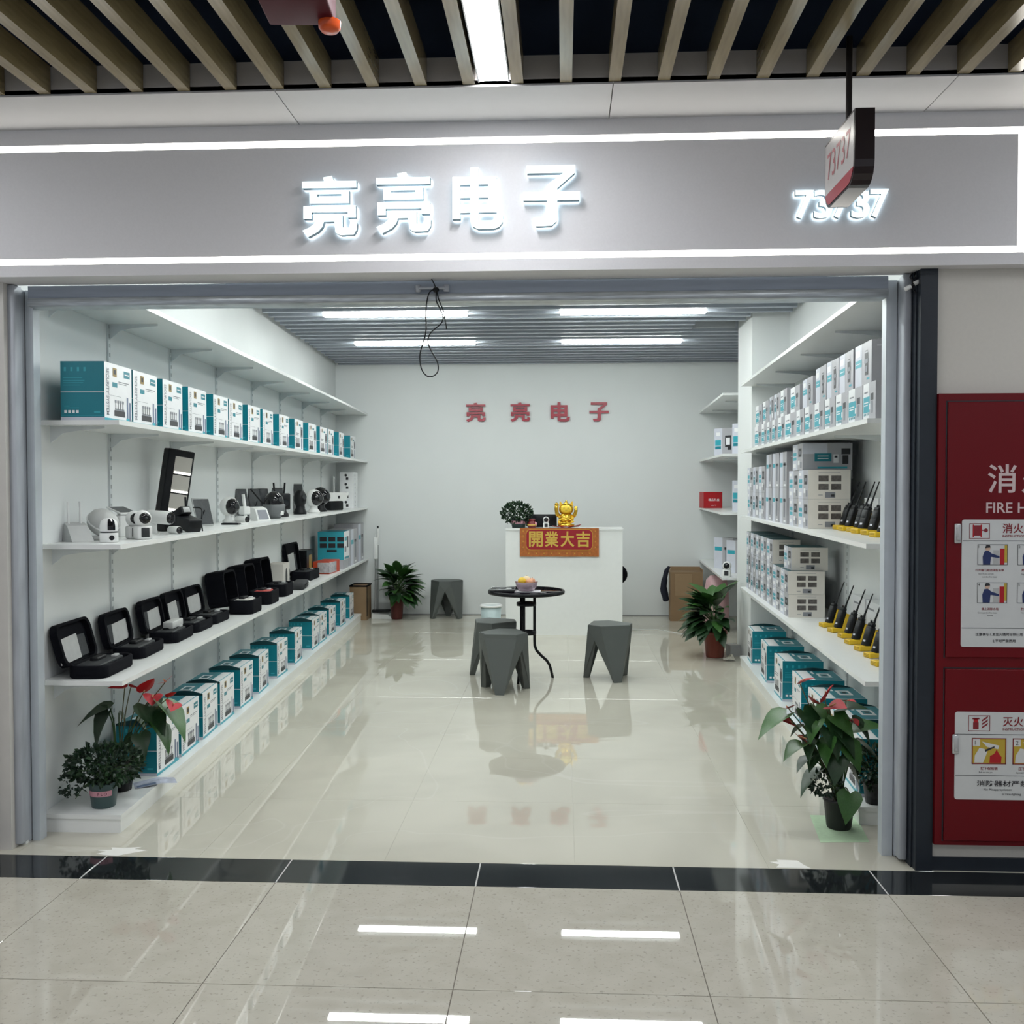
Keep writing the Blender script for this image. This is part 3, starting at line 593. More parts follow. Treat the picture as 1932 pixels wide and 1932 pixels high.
for i, y in enumerate(yl):
    p = k0 if i < 9 else k1
    o = p if not p.get('used') else copy_tree(p)
    p['used'] = 1
    if i: o.scale = (1, 1, 1)
    tag(o, (ORD[i]+' teal and white camera kit box from the entrance on left second shelf'), 'box', 'camera kit boxes on the left second shelf'); o.location = (LF(y)-xo-(.0 if i else 0), y, ZS[1]+.0005); o.rotation_euler = (0, 0, AL+random.uniform(-.02, .02))
yp = [5.10,5.46,5.83,6.18,6.64,7.10,7.68,8.26,8.98,9.34,9.82,10.44,11.0]
for i, y in enumerate(yp):
    o = copy_tree(k2) if i else k2; tag(o, None, 'box'); o.location = (LF(y)-.05, y, PL+.0005); o.rotation_euler = (0, 0, AL+random.uniform(-.03, .03))
    o['label'] = ORD[i]+' teal and white camera kit box from the entrance on left floor plinth'; o['group'] = 'camera kit boxes on the left plinth'
yr = [(4.93,0),(5.33,0),(5.83,0),(6.36,0),(7.03,1),(7.68,1),(8.42,1)]
for i, (y, v) in enumerate(yr):
    o = k3 if i == len(yr)-1 else copy_tree(k3 if v else k2); tag(o, None, 'box'); o.location = (RF(y)+.045, y, PL+.0005); o.rotation_euler = (0, 0, math.pi+AR+random.uniform(-.03, .03)); o.scale = (1.25, 1, 1.03)
    o['label'] = ORD[i]+' teal and white camera kit box from the entrance on right floor plinth'; o['group'] = 'camera kit boxes on the right plinth'

def small_box(style, d, w, h, near='grey'):
    """small retail carton; local +y side is the one seen from the entrance on the right wall"""
    e = empty('camera_box')
    side = {'grey': GRY, 'white': CRM, 'teal': GRY}[near]
    MB().box(-d, 0, -w/2, w/2, 0, h, 0, ms=[GRY, TED if style in ('c', 'p') else GRY, side, (WHT if style == 'a' else GRY), side, GRY]).build('carton', BOXM, e)
    f = MB(); o, U, V, fw, fh = face_frame(d, w, h, 'front')
    if style == 'a':      # white with a teal block, dark camera at the right
        it = [(.48,1,0,1,GRY),(.05,.55,.22,.64,TEL,1),(.10,.45,.47,.50,WHT,2),(.10,.40,.40,.43,WHT,2),(.10,.40,.74,.78,ING,1),(.62,.84,.52,.70,INK,1),(.66,.80,.18,.50,ING,1),(.50,.60,.28,.44,WHT,2)]
        it += [(.08+.12*k, .14+.12*k, .14, .20, TEA, 1) for k in range(4)]
    elif style == 'b':    # grey with a lens picture
        it = [(0,.42,0,1,LAV),(.03,.42,.46,.64,TEL,1),(.08,.34,.54,.56,WHT,2),(.06,.32,.72,.88,WHT,1),(.60,.80,.60,.74,INK,1),(.58,.84,.50,.60,ING,1),(.62,.80,.22,.50,INK,1),(.66,.76,.30,.44,ING,2),(.72,.9,.10,.15,TEL,1),(.62,.78,.78,.80,INK,1)]
    elif style == 'c':    # camera photo left, teal tags
        it = [(0,.5,0,1,LAV),(.06,.40,.55,.68,TEL,1),(.06,.40,.38,.50,TEL,1),(.08,.3,.8,.9,WHT,1),(.60,.90,.50,.82,INK,1),(.66,.84,.60,.72,ING,2),(.55,.72,.2,.36,WHT,1),(.76,.92,.08,.30,ING,1),(.08,.34,.10,.24,WHT,1)]
    elif style == 't':    # tall pale box with a camera tower
        it = [(0,.45,0,1,LAV),(.05,.42,.58,.70,TEL,1),(.60,.82,.18,.66,ING,1),(.56,.86,.62,.70,INK,1),(.6,.9,.05,.10,WHT,1)]
    elif style == 'p':    # phone style picture
        it = [(.0,.45,0,1,LAV),(.06,.38,.30,.60,TEA,1),(.10,.30,.50,.53,WHT,2),(.12,.30,.7,.85,ING,1),(.55,.80,.40,.85,INK,1),(.60,.75,.5,.75,ING,2),(.62,.9,.12,.3,WHT,1)]
    else:                 # tablet picture
        it = [(0,.42,0,1,LAV),(.05,.36,.40,.60,TEL,1),(.05,.36,.28,.38,TEA,1),(.58,.90,.34,.74,INK,1),(.63,.84,.42,.66,WHT,2),(.72,.92,.24,.36,INK,1),(.10,.32,.74,.86,WHT,1)]
    decal(f, o, U, V, fw, fh, it); f.build('front_print', BOXM, e)
    s = MB(); o, U, V, fw, fh = face_frame(d, w, h, 'far'); 
    if near == 'white':
        it = [(.24,.48,.60,.80,PHO),(.54,.78,.60,.80,PHO),(.24,.48,.32,.52,PHO),(.54,.78,.32,.52,PHO),(.24,.76,.895,.905,ING),(.40,.64,.05,.24,ING),(.54,.62,.08,.16,INK,1),(.24,.34,.13,.15,ING)]
    elif near == 'teal':
        it = [(0,.5,.6,1,LAV),(.24,.58,.32,.62,TEA,1),(.30,.52,.50,.53,WHT,2),(.30,.52,.41,.44,WHT,2),(.62,.72,.26,.58,WHT,1),(.64,.70,.45,.53,INK,2),(.78,.96,.58,.80,INK,1),(.80,.92,.22,.54,INK,1),(.3,.9,.05,.12,TEL,1)]
    else: it = [(.15,.7,.85,.87,WHT)]
    decal(s, o, U, V, fw, fh, it); s.build('side_print', BOXM, e)
    return e
BASE = {}
def sbox(style, d, w, h, near, y, z, off, lab, group, fxf=RF, side=1, jit=.02):
    k = (style, d, w, h, near)
    if k not in BASE: BASE[k] = small_box(*k); o = BASE[k]
    else: o = copy_tree(BASE[k])
    o.location = (fxf(y)+side*off, y, z+.0005); o.rotation_euler = (0, 0, (math.pi+AR if side > 0 else AL)+random.uniform(-jit, jit))
    tag(o, lab, 'box', group); return o
# right second shelf, lower row then upper row
edges = [8.23,7.88,7.62,7.40,7.14,6.85,6.46,6.19,5.90,5.63,5.36,5.08,4.80,4.56]
H1 = .175
for i, (a, b) in enumerate(zip(edges[::-1][1:], edges[::-1])):
    w = a-b-.008; y = (a+b)/2
    sbox('a', .16, round(w-.003, 2), H1, 'grey', y, ZS[1], .05, ORD[i]+' white and teal box from the entrance, lower row, right second shelf', 'lower row of boxes on the right second shelf')
for i, (a, b, st, h) in enumerate([(4.97,4.66,'b',.20),(5.31,4.99,'b',.20),(5.59,5.32,'b',.20),(5.90,5.60,'b',.20),(6.30,5.94,'b',.175),(6.71,6.34,'a',.165),(7.08,6.80,'a',.185),(7.33,7.10,'p',.18),(7.54,7.35,'p',.18),(7.85,7.58,'a',.17),(8.22,7.90,'a',.165)]):
    sbox(st, .16, round(min(a-b-.015, .30), 2), h, 'grey', (a+b)/2, ZS[1]+H1, .055, ORD[i]+' box from the entrance, upper row, right second shelf', 'upper row of boxes on the right second shelf')
# right third shelf stacks
Z = ZS[2]
for r in range(2):
    for i, (a, b, st) in enumerate([(8.62,8.34,'c'),(8.31,8.03,'p'),(8.0,7.72,'c')]):
        sbox(st, .18, .285, .205, 'grey', (a+b)/2, Z+r*.206, .05, '%s small grey box from the column, %s layer, right third shelf' % (ORD[i], ['bottom', 'top'][r]), 'small boxes on the right third shelf')
    for i, (a, b) in enumerate([(7.62,7.35),(7.32,7.05),(7.02,6.75)]):
        sbox('t', .18, .25, .245, 'grey', (a+b)/2, Z+r*.246, .045, 'tall pale box on right third shelf, %s layer, %s from the column' % (['bottom', 'top'][r], ORD[i]), 'tall boxes on the right third shelf')
    for i, (a, b) in enumerate([(6.68,6.38),(6.36,6.06)]):
        sbox('c', .25, .285, .178, 'white', (a+b)/2, Z+r*.179, .05, 'wide box with four photos on its side, %s layer, %s, right third shelf' % (['bottom', 'upper'][r], ['behind', 'in front'][i]), 'photo sided boxes on the right third shelf')
sbox('c', .30, .34, .165, 'teal', 6.40, Z+.359, .05, 'grey box with teal label lying on top of the right third shelf stack', 'photo sided boxes on the right third shelf')
# right lowest shelf stacks
Z = ZS[3]
for r in range(3):
    for i, y in enumerate([8.55,8.28,8.01,7.74,7.46]):
        st = ['p','p','c'][r] if i < 3 else 'c'
        sbox(st, .20, .25, .155 if r < 2 else .175, 'grey' if i < 4 else ('grey' if r < 2 else 'white'), y, Z+r*.156, .05, '%s box from the column, %s layer, right lowest shelf' % (ORD[i], ['bottom', 'middle', 'top'][r]), 'small boxes on the right lowest shelf')
for r in range(2):
    sbox('c', .24, .285, .155, 'white', 7.16, Z+r*.156, .05, 'box behind the photo sided stack, %s layer, right lowest shelf' % ['bottom', 'middle'][r], 'photo sided boxes on the right lowest shelf')
for r in range(3):
    sbox('c', .24, .285, .155, 'white', 6.84+(.05 if r == 2 else 0), Z+r*.156, .05+(.03 if r == 2 else 0), 'box with four photos on its side, %s of the near stack, right lowest shelf' % ['bottom', 'middle', 'top'][r], 'photo sided boxes on the right lowest shelf')
# white boxes standing behind the radios
def plain_box(nm, d, w, h, m, y, z, off, lab, group, side=1, fxf=RF, print_=True):
    e = empty(nm, (fxf(y)+side*off, y, z+.0005), (math.pi+AR if side > 0 else AL), lab, 'box', group)
    MB().rbox(-d, 0, -w/2, w/2, 0, h, .0015, seg=1, sm=False).build('carton', m, e)
    if print_:
        s = MB(); o, U, V, fw, fh = face_frame(d, w, h, 'front'); decal(s, o, U, V, fw, fh, [(.12,.6,.78,.83,ING),(.3,.75,.55,.56,ING),(.3,.7,.5,.51,ING)])
        s.build('front_print', BOXM, e)
    return e
for i, y in enumerate([5.02,5.34,5.66,5.98]): plain_box('radio_box', .075, .29, .225, mat('white grey carton', (.76,.78,.80), .45), y, ZS[3], .335, ORD[i]+' white radio box from the entrance behind radios, right lowest shelf', 'white boxes behind the radios')
for i, y in enumerate([5.05,5.40,5.72]): plain_box('radio_box', .075, .29, .19, MATS['white grey carton'], y, ZS[2], .335, ORD[i]+' white radio box from the entrance behind radios, right third shelf', 'white boxes behind the radios')
# ------------------------------------------------------------------ radios in yellow chargers
def radio():
    e = empty('two_way_radio')
    tl = Matrix.Rotation(math.radians(18), 4, 'Y')     # leans back from the aisle (aisle is -x)
    c = MB(); c.rbox(-.045, .055, -.032, .032, 0, .026, .005).build('charger_base', yellow, e)
    cr = MB()
    for k in range(3): cr.box(-.0462, -.045, -.024, .024, .005+k*.007, .008+k*.007)
    cr.build('charger_ribs', mat('dark yellow', (.35,.22,.01), .5), e)
    MB().rbox(.012, .030, -.034, -.026, .02, .12, .003, M=tl).rbox(.012, .030, .026, .034, .02, .12, .003, M=tl).rbox(.026, .034, -.034, .034, .02, .125, .003, M=tl).build('charger_back', yellow, e)
    b = MB().rbox(-.016, .016, -.026, .026, .022, .135, .007, M=tl).rbox(-.013, .013, -.022, .022, .13, .152, .005, M=tl); b.build('body', black, e)
    MB().rbox(-.0175, -.015, -.018, .018, .085, .12, .001, M=tl, seg=1).build('speaker_grille', dgrey, e)
    MB().cyl((0, .012, .148), (0, .012, .166), .006, M=tl).cyl((0, -.004, .148), (0, -.004, .162), .005, M=tl).build('knobs', black, e)
    MB().cyl((0, -.017, .148), (0, -.017, .175), .007, .006, M=tl).cyl((0, -.017, .175), (.01, -.017, .30), .0052, .0032, M=tl).build('antenna', black, e)
    MB().box(-.0172, -.0165, -.010, .010, .045, .055, M=tl).build('badge', lav, e)
    return e
rp = radio()
R3 = [(1.66,5.97),(1.645,5.80),(1.65,5.65),(1.63,5.49),(1.635,5.33),(1.61,5.10)]
R4 = [(1.66,6.27),(1.655,6.05),(1.655,5.83),(1.63,5.60),(1.62,5.38),(1.605,5.16),(1.57,4.93)]
for z, RR, w in ((ZS[2], R3, 'third'), (ZS[3], R4, 'lowest')):
    for i, (x, y) in enumerate(RR[::-1]):
        o = rp if not rp.get('used') else copy_tree(rp)
        rp['used'] = 1
        o.location = (x, y, z+.0005); o.rotation_euler = (0, 0, AR+math.radians(random.uniform(12, 22)))
        tag(o, '%s black two way radio in yellow charger from the entrance, right %s shelf' % (ORD[i], w), 'radio', 'radios in chargers on the right %s shelf' % w)
# ------------------------------------------------------------------ alcove goods
def alc(o, x, y, a): o.location.x = x; o.location.y = y; o.rotation_euler.z = math.pi+AR+math.radians(a)
for i, (x, y) in enumerate([(1.775, 9.88), (1.725, 10.72)]): alc(sbox('s', .13, .28, .31, 'grey', y, ZS[1], .05, ['nearer', 'farther'][i]+' grey tablet box on alcove shelf under the empty one', 'tablet boxes in the alcove', AF), x, y, 38)
alc(sbox('s', .13, .28, .31, 'grey', 9.9, ZS[2], .16, 'grey tablet box behind the column, on the red box shelf', 'tablet boxes in the alcove', AF), 1.80, 10.1, 30)
rbx = empty('gift_box', (AF(11.5)+.02, 11.42, ZS[2]+.0005), math.radians(8), 'small red box with white lettering on the alcove shelf', 'box')
MB().rbox(-.02, .20, 0, .18, 0, .185, .003, seg=1, sm=False).build('carton', red_m, rbx)
q = MB(); q.text('精品礼盒', frame((.10, -.001, .095), (1, 0, 0), (0, 0, 1)), h=.03, w=.13, offset=.01); q.text('GIFT', frame((.10, -.001, .03), (1, 0, 0), (0, 0, 1)), h=.010, w=.06); q.build('lettering', carton_w, rbx)
for i, (x, y) in enumerate([(1.745, 10.02), (1.70, 10.55)]): alc(sbox('t', .13, .28, .33, 'grey', y, ZS[3], .05, ['nearer', 'farther'][i]+' grey tower camera box on the lowest alcove shelf', 'tower boxes in the alcove', AF), x, y, 38)
finish(None)
# ================================================================== centre of the shop
def stool(loc, rz, lab):
    e = empty('stool', loc, rz, lab, 'stool', 'grey faceted plastic stools')
    top = []; R0, zt, za = .195, .45, .33
    hl, hs = math.radians(39), math.radians(21)       # half angles of long and short edges
    for k in range(3):
        a = math.radians(-90+120*k); top += [(R0*math.cos(a-hl), R0*math.sin(a-hl)), (R0*math.cos(a+hl), R0*math.sin(a+hl))]
    MB().prism([(x*.97, y*.97) for x, y in top], zt-.004, zt).prism(top, zt-.03, zt-.004).build('seat', stool_m, e)
    for k in range(3):
        a = math.radians(-90+120*k); c, s = math.cos(a), math.sin(a); tx, ty = -s, c
        A1, A2 = top[2*k], top[2*k+1]; n1 = top[(2*k+2) % 6]; p1 = top[(2*k-1) % 6]
        P2 = ((A2[0]+n1[0])/2, (A2[1]+n1[1])/2); P1 = ((A1[0]+p1[0])/2, (A1[1]+p1[1])/2); rb, wb = .205, .032
        B1 = (rb*c-wb*tx, rb*s-wb*ty); B2 = (rb*c+wb*tx, rb*s+wb*ty); ib = .93
        B1i = ((rb-.045)*c-wb*.8*tx, (rb-.045)*s-wb*.8*ty); B2i = ((rb-.045)*c+wb*.8*tx, (rb-.045)*s+wb*.8*ty)
        f = .86; q = zt-.034
        V = [(*A1, q+.004), (*A2, q+.004), (*B2, 0), (*B1, 0), (*P1, za), (*P2, za), (*P1, q+.004), (*P2, q+.004),
             (A1[0]*f, A1[1]*f, q), (A2[0]*f, A2[1]*f, q), (*B2i, 0), (*B1i, 0), (P1[0]*f, P1[1]*f, za), (P2[0]*f, P2[1]*f, za), (P1[0]*f, P1[1]*f, q), (P2[0]*f, P2[1]*f, q)]
        F = [(3,2,1,0), (0,6,4), (0,4,3), (1,5,7), (1,2,5), (8,9,10,11), (8,12,14), (8,11,12), (9,15,13), (9,13,10), (2,3,11,10), (3,4,12,11), (2,10,13,5), (0,1,7,15,9,8,14,6), (4,6,14,12), (5,13,15,7)]
        MB().add(V, F).build('leg', stool_m, e)
    return e
stool((-.455, 7.58, 0), math.radians(-6), 'nearest grey faceted stool, in front of the round table')
stool((-.575, 8.21, 0), math.radians(38), 'grey faceted stool between round table and nearest stool, partly hidden')
stool((.375, 8.08, 0), math.radians(18), 'grey faceted stool right of the round table')
stool((-1.385, 11.70, 0), math.radians(60), 'grey faceted stool standing alone against the back wall')
# round bistro table
T = empty('round_table', (-.297, 8.02, 0), 0, 'small round black glass table on three bent tube legs', 'table')
MB().lathe([(0,.722),(.298,.722),(.298,.716),(0,.716)], 40).build('glass_top', mat('black table glass', (.008,.006,.010), .06, spec=.2), T)
MB().lathe([(.297,.728),(.310,.728),(.314,.715),(.310,.700),(.29,.696),(.29,.704),(.298,.71),(.297,.728)], 40).build('rim', black, T)
for a in (15, 130, 255):
    c, s = math.cos(math.radians(a)), math.sin(math.radians(a))
    MB().tube([(.068*c, .068*s, .70), (.068*c, .068*s, .5)]+[(r*c, r*s, z) for r, z in [(.068,.32),(.070,.27),(.085,.23),(.125,.185),(.17,.145),(.195,.105),(.208,.06),(.222,.0)]], .0115, 10).build('leg', black, T)
for z in (.60, .365): MB().lathe([(.058,z),(.080,z),(.080,z+.028),(.058,z+.028),(.058,z)], 20).build('ring', black, T)
# bowl of fruit on a folded cloth, tray
bw = empty('fruit_bowl', (-.293, 7.93, .7305), 0, 'mauve bowl standing on the round table, filled with fruit', 'bowl')
MB().lathe([(0,.002),(.055,.002),(.062,.008),(.080,.03),(.089,.062),(.090,.072),(.086,.073),(.084,.062),(.075,.03),(.05,.012),(0,.010)], 24, 0).build('bowl_shell', mat('mauve plastic', (.52,.40,.47), .35), bw)
MB().lathe([(.088,.070),(.0915,.071),(.0915,.075),(.087,.075)], 24).build('rim', mat('brown rim', (.22,.10,.06), .4), bw)
for i, (x, y, z, r, m, lab) in enumerate([(-.035,-.02,.080,.034,mat('lemon skin', (.80,.52,.04), .4),'yellow lemon at left in the mauve bowl'), (.03,-.03,.076,.030,mat('peach skin', (.80,.40,.24), .5),'pale peach at right in the mauve bowl'), (.0,.035,.086,.034,mat('pale fruit skin', (.82,.66,.42), .5),'pale cream fruit at the back of the mauve bowl'), (.045,.02,.078,.026,MATS['peach skin'],'small peach at the back right of the mauve bowl')]):
    f = empty('fruit', (-.293+x, 7.93+y, .7305+z-r*.6), 0, lab, 'fruit', 'fruit in the mauve bowl')
    MB().ell((0, 0, r*.6), (r, r, r*.92)).build('flesh', m, f); MB().cyl((0, 0, r*1.45), (.004, 0, r*1.62), .0025, n=6).build('stalk', mat('stalk', (.2,.1,.04), .7), f)
MB().rbox(-.095, .115, -.075, .085, 0, .006, .0025, seg=1).build('cloth', mat('white napkin', (.72,.70,.74), .8), loc=(-.293, 7.93, .7235), label='white folded napkin under the mauve bowl', cat='napkin')
tr = empty('tray', (-.475, 7.96, .7287), math.radians(4), 'dark tray with a silver edge on the left of the table', 'tray')
MB().prism([(-.115,-.085),(.085,-.085),(.09,.085),(-.10,.085)], 0, .008).build('base', dgrey, tr)
MB().tube([(-.115,-.085,.016),(.085,-.085,.016),(.09,.085,.016),(-.10,.085,.016),(-.115,-.085,.016)], .007, 6).build('edge', mat('silver edge', (.35,.36,.36), .3, .5), tr)
MB().rbox(-.06, .01, -.03, .02, .009, .02, .003).build('packet', black, tr); MB().rbox(.02, .06, -.02, .05, .009, .018, .003).build('packet', grey_pl, tr)
# waste bin
wb = empty('waste_bin', (-.72, 9.86, 0), 0, 'pale translucent waste bin with white rim beside the counter', 'bin')
MB().lathe([(0,.002),(.082,.002),(.086,.01),(.103,.365),(.099,.365),(.082,.014),(0,.012)], 24).build('bucket', mat('pale blue plastic', (.42,.52,.53), .35), wb)
MB().lathe([(.100,.360),(.112,.362),(.113,.378),(.104,.384),(.098,.378),(.100,.360)], 24).build('rim', white_pl, wb)
# counter
ct = empty('counter', (.012, 10.55, 0), 0, 'tall white cash counter before the back wall', 'counter')
MB().box(-.612, .612, -.19, -.172, 0, 1.105).build('front_panel', shelf_white, ct)
MB().box(-.612, -.594, -.172, .19, 0, 1.105).build('side_panel', shelf_white, ct); MB().box(.594, .612, -.172, .19, 0, 1.105).build('side_panel', shelf_white, ct)
MB().box(-.62, .62, -.2, .2, 1.106, 1.128).build('top_board', shelf_white, ct)
MB().box(-.594, .594, -.17, .18, .55, .568).build('inner_shelf', shelf_white, ct)
# banner
bn = empty('banner', (-.037, 10.345, .83), 0, 'red and gold grand opening banner hanging on the counter front', 'banner')
b = MB(); n = 12
pts = [(-.413+.826*i/n, -.004-.004*math.sin(i*1.1)*(1 if True else 0)) for i in range(n+1)]
for i in range(n): b.add([(pts[i][0], pts[i][1], .002), (pts[i+1][0], pts[i+1][1], .002), (pts[i+1][0], -.0045, .302), (pts[i][0], -.0045, .302)], [(0,1,2,3)], 0, True)
b.build('cloth', mat('orange brocade cloth', (.42,.12,.02), .6, vary=.35, vscale=40), bn)
P = [(x, z) for x, z in rounded(-.345, .345, .075, .285, .05, 5, True)]
MB().prism([(x*1.02, .18+(z-.18)*1.06) for x, z in P], .0086, .0092, M=frame((0, 0, 0), (1, 0, 0), (0, 0, 1))).build('gold_border', mat('gold trim', (.55,.28,.03), .45), bn)
MB().prism(P, .0090, .0100, M=frame((0, 0, 0), (1, 0, 0), (0, 0, 1))).build('red_field', mat('deep red field', (.30,.002,.012), .55), bn)
for i, ch in enumerate('開業大吉'):
    MB().text(ch, frame((-.245+.165*i, -.0108, .185), (1, 0, 0), (0, 0, 1)), h=.165, w=.145, offset=.022, ext=.0015).build('character', mat('gold print', (.62,.42,.07), .4), bn)
o_ = MB()
for i in range(9): 
    x = -.32+.08*i; o_.text('✚' if i % 2 else '◎', frame((x, -.0095, .035), (1, 0, 0), (0, 0, 1)), h=.022) if False else o_.prism([(x+.012*math.cos(k*math.pi/4)*(1 if k % 2 else .45), .035+.012*math.sin(k*math.pi/4)*(1 if k % 2 else .45)) for k in range(8)], .0088, .0096, M=frame((0, 0, 0), (1, 0, 0), (0, 0, 1)))
for sx in (-.378, .378):
    for z in (.10, .16, .22, .27): o_.prism([(sx+.011*math.cos(k*math.pi/4)*(1 if k % 2 else .45), z+.011*math.sin(k*math.pi/4)*(1 if k % 2 else .45)) for k in range(8)], .0088, .0096, M=frame((0, 0, 0), (1, 0, 0), (0, 0, 1)))
o_.build('ornaments', MATS['gold trim'], bn, kind='stuff')
# things on the counter
ZT = 1.1285
def bush(e, n, c, r, lf, mats_, name='foliage', seed=1, flat=.0, zmin=-1):
    rnd = random.Random(seed); b = MB()
    for i in range(n):
        while True:
            d = Vector((rnd.uniform(-1,1), rnd.uniform(-1,1), rnd.uniform(zmin,1)))
            if .25 < d.length < 1: break
        d *= rnd.uniform(.75, 1)/max(d.length, .55) if d.length > .55 else 1
        p = Vector((c[0]+d.x*r[0], c[1]+d.y*r[1], c[2]+d.z*r[2])); u = (d+Vector((rnd.uniform(-.7,.7), rnd.uniform(-.7,.7), rnd.uniform(-.4,.7)))).normalized()
        v = u.cross(Vector((rnd.uniform(-1,1), rnd.uniform(-1,1), rnd.uniform(-1,1)))).normalized(); l = lf*rnd.uniform(.7, 1.3); w = u.cross(v)*l*.12
        b.add([p, p+u*l*.5+v*l*.32+w, p+u*l, p+u*l*.5-v*l*.32+w], [(0,1,2),(0,2,3)], rnd.randrange(len(mats_)))
    b.build(name, mats_, e, kind='stuff')
cp = empty('potted_shrub', (-.47, 10.50, ZT), 0, 'round leafy shrub in a dark pot on the left of the counter', 'plant')
MB().lathe([(0,0),(.07,0),(.083,.08),(.085,.09),(.078,.09),(.066,.01),(0,.01)], 18).build('pot', mat('dark green pot', (.025,.045,.045), .5), cp)
MB().lathe([(.0775,.045),(.0835,.075),(.0838,.0752),(.0785,.0448)], 18).build('pot_label', pink, cp)
MB().lathe([(0,.086),(.077,.086)], 18).build('soil', soil, cp)
st = MB()
for k in range(5): st.tube([(0,0,.08),(.03*math.cos(k*1.3),.03*math.sin(k*1.3),.15),(.07*math.cos(k*1.3),.07*math.sin(k*1.3),.2)], .004, 5)
st.build('stems', stem_m, cp)
bush(cp, 950, (-.015, 0, .155), (.165, .12, .115), .032, [leaf_b, leaf_d], seed=3)
mo = empty('monitor', (-.23, 10.67, ZT), 0, 'low black screen on the counter behind the small figures', 'screen')
MB().rbox(-.165, .165, -.012, .012, .005, .138, .004).build('panel', black, mo); MB().rbox(-.06, .06, -.04, .05, 0, .008, .003).build('foot', black, mo)
def pan_cam(loc, rz, s, lab, group=None, foot=False):
    e = empty('pan_camera', loc, rz, lab, 'camera', group)
    MB().rbox(-.032*s, .030*s, -.034*s, .034*s, 0, .060*s, .009*s).build('base', white_pl, e)
    MB().rbox(.0285*s, .032*s, -.018*s, .018*s, .010*s, .052*s, .0015*s, seg=1).build('front_panel', dgrey, e)
    hd = MB().ell((0, 0, .092*s), (.037*s, .038*s, .038*s)); hd.build('head', white_pl, e)
    M = Matrix.Translation((.024*s, 0, .094*s)) @ Matrix.Rotation(math.pi/2, 4, 'Y')
    MB().lathe([(0,.016*s),(.017*s,.0145*s),(.024*s,.009*s),(.026*s,.0)], 16, M=M).build('lens_face', black_gloss, e)
    MB().lathe([(0,.0185*s),(.006*s,.0175*s),(.008*s,.014*s)], 10, M=M).build('lens', dgrey, e)
    return e
pan_cam((-.178, 10.47, ZT), math.radians(-88), .92, 'white pan camera on the counter left of the gold cat')
rd = empty('red_figurine', (-.325, 10.425, ZT), 0, 'small dark red figurine on the counter left of the white camera', 'figurine')
MB().lathe([(0,0),(.042,.002),(.050,.03),(.046,.055),(.032,.072),(.028,.078),(.036,.085),(.030,.096),(0,.10)], 16).build('body', mat('dark red glaze', (.16,.012,.015), .3), rd)
MB().ell((.035, -.02, .045), (.02, .015, .02)).build('bow', pink, rd); MB().lathe([(.0505,.028),(.0512,.040),(.0500,.040)], 16).build('belt', MATS['gold print'], rd)
# gold beckoning cat on a red mat
rm = empty('red_paper_mat', (.035, 10.47, ZT), 0, 'folded red paper mat under the gold cat', 'mat')
MB().add([(-.15,-.11,.03),(0,-.125,.003),(.16,-.1,.045),(.13,.05,.012),(0,.08,.003),(-.13,.05,.012)], [(0,1,4,5),(1,2,3,4)]).add([(-.15,-.11,.028),(0,-.125,.001),(.16,-.1,.043),(.13,.05,.010),(0,.08,.001),(-.13,.05,.010)], [(5,4,1,0),(4,3,2,1)]).build('sheet', mat('red paper', (.55,.03,.04), .4), rm)
ca = empty('beckoning_cat', (.035, 10.49, ZT+.014), 0, 'shiny gold beckoning cat figurine on the counter', 'figurine')
MB().lathe([(0,0),(.085,0),(.09,.012),(.088,.026),(.075,.03),(0,.03)], 20).build('base', gold, ca)
MB().ell((0, .0, .085), (.078, .06, .072)).build('body', gold, ca)
hd = MB().ell((0, -.01, .185), (.080, .06, .064)); hd.build('head', gold, ca)
for sx in (-1, 1): MB().add([(sx*.030,-.02,.230),(sx*.076,-.02,.215),(sx*.068,-.015,.275),(sx*.055,.015,.22)], [(0,1,2),(1,3,2),(3,0,2),(0,3,1)]).build('ear', gold, ca)
MB().ell((0, -.060, .186), (.058, .016, .042)).build('face_plate', mat('bright yellow gold', (.95,.66,.05), .4), ca)
fce = MB()
for sx in (-1, 1): fce.tube([(sx*.032,-.0745,.194),(sx*.022,-.0775,.199),(sx*.012,-.0775,.194)], .0016, 5)
fce.tube([(-.012,-.0770,.174),(0,-.0775,.170),(.012,-.0770,.174)], .0014, 5); fce.build('face_lines', mat('brown line', (.2,.08,.01), .5), ca)
MB().tube([(-.06,-.01,.10),(-.095,-.02,.13),(-.105,-.025,.19),(-.10,-.03,.225)], [.022,.022,.02,.022], 10).ell((-.10,-.032,.235), (.022,.018,.02)).build('raised_paw', gold, ca)
MB().tube([(.06,-.01,.10),(.09,-.02,.12),(.105,-.022,.17),(.102,-.025,.20)], [.022,.02,.018,.017], 10).build('arm', gold, ca); MB().rbox(.085, .120, -.035, -.02, .15, .215, .004).build('gold_tablet', gold, ca)
co = MB(); rr = random.Random(5)
for k in range(26): co.ell((rr.uniform(-.075,.075), -.055+rr.uniform(-.012,.012), .03+rr.uniform(0,.075)), (.016,.010,.009), nu=8, nv=5)
co.build('coin_pile', MATS['bright yellow gold'], ca, kind='stuff')
MB().lathe([(0,.262),(.02,.255),(.03,.24),(.028,.236)], 12, M=Matrix.Translation((0, -.02, 0))).ell((0, -.02, .268), (.012, .012, .012)).build('crown', gold, ca)
for i, (x, z, lab) in enumerate([(-.545, 0, 'lower'), (-.54, .010, 'upper')]): MB().rbox(-.07, .07, -.10, .08, .0, .009, .001, seg=1, sm=False).build('paper_stack', mat('white paper', (.74,.75,.75), .7), loc=(x, 10.46, ZT+z), rot=(0, 0, .1*i), label=lab+' white paper stack at the left end of the counter, in front of the shrub', cat='paper') if False else None
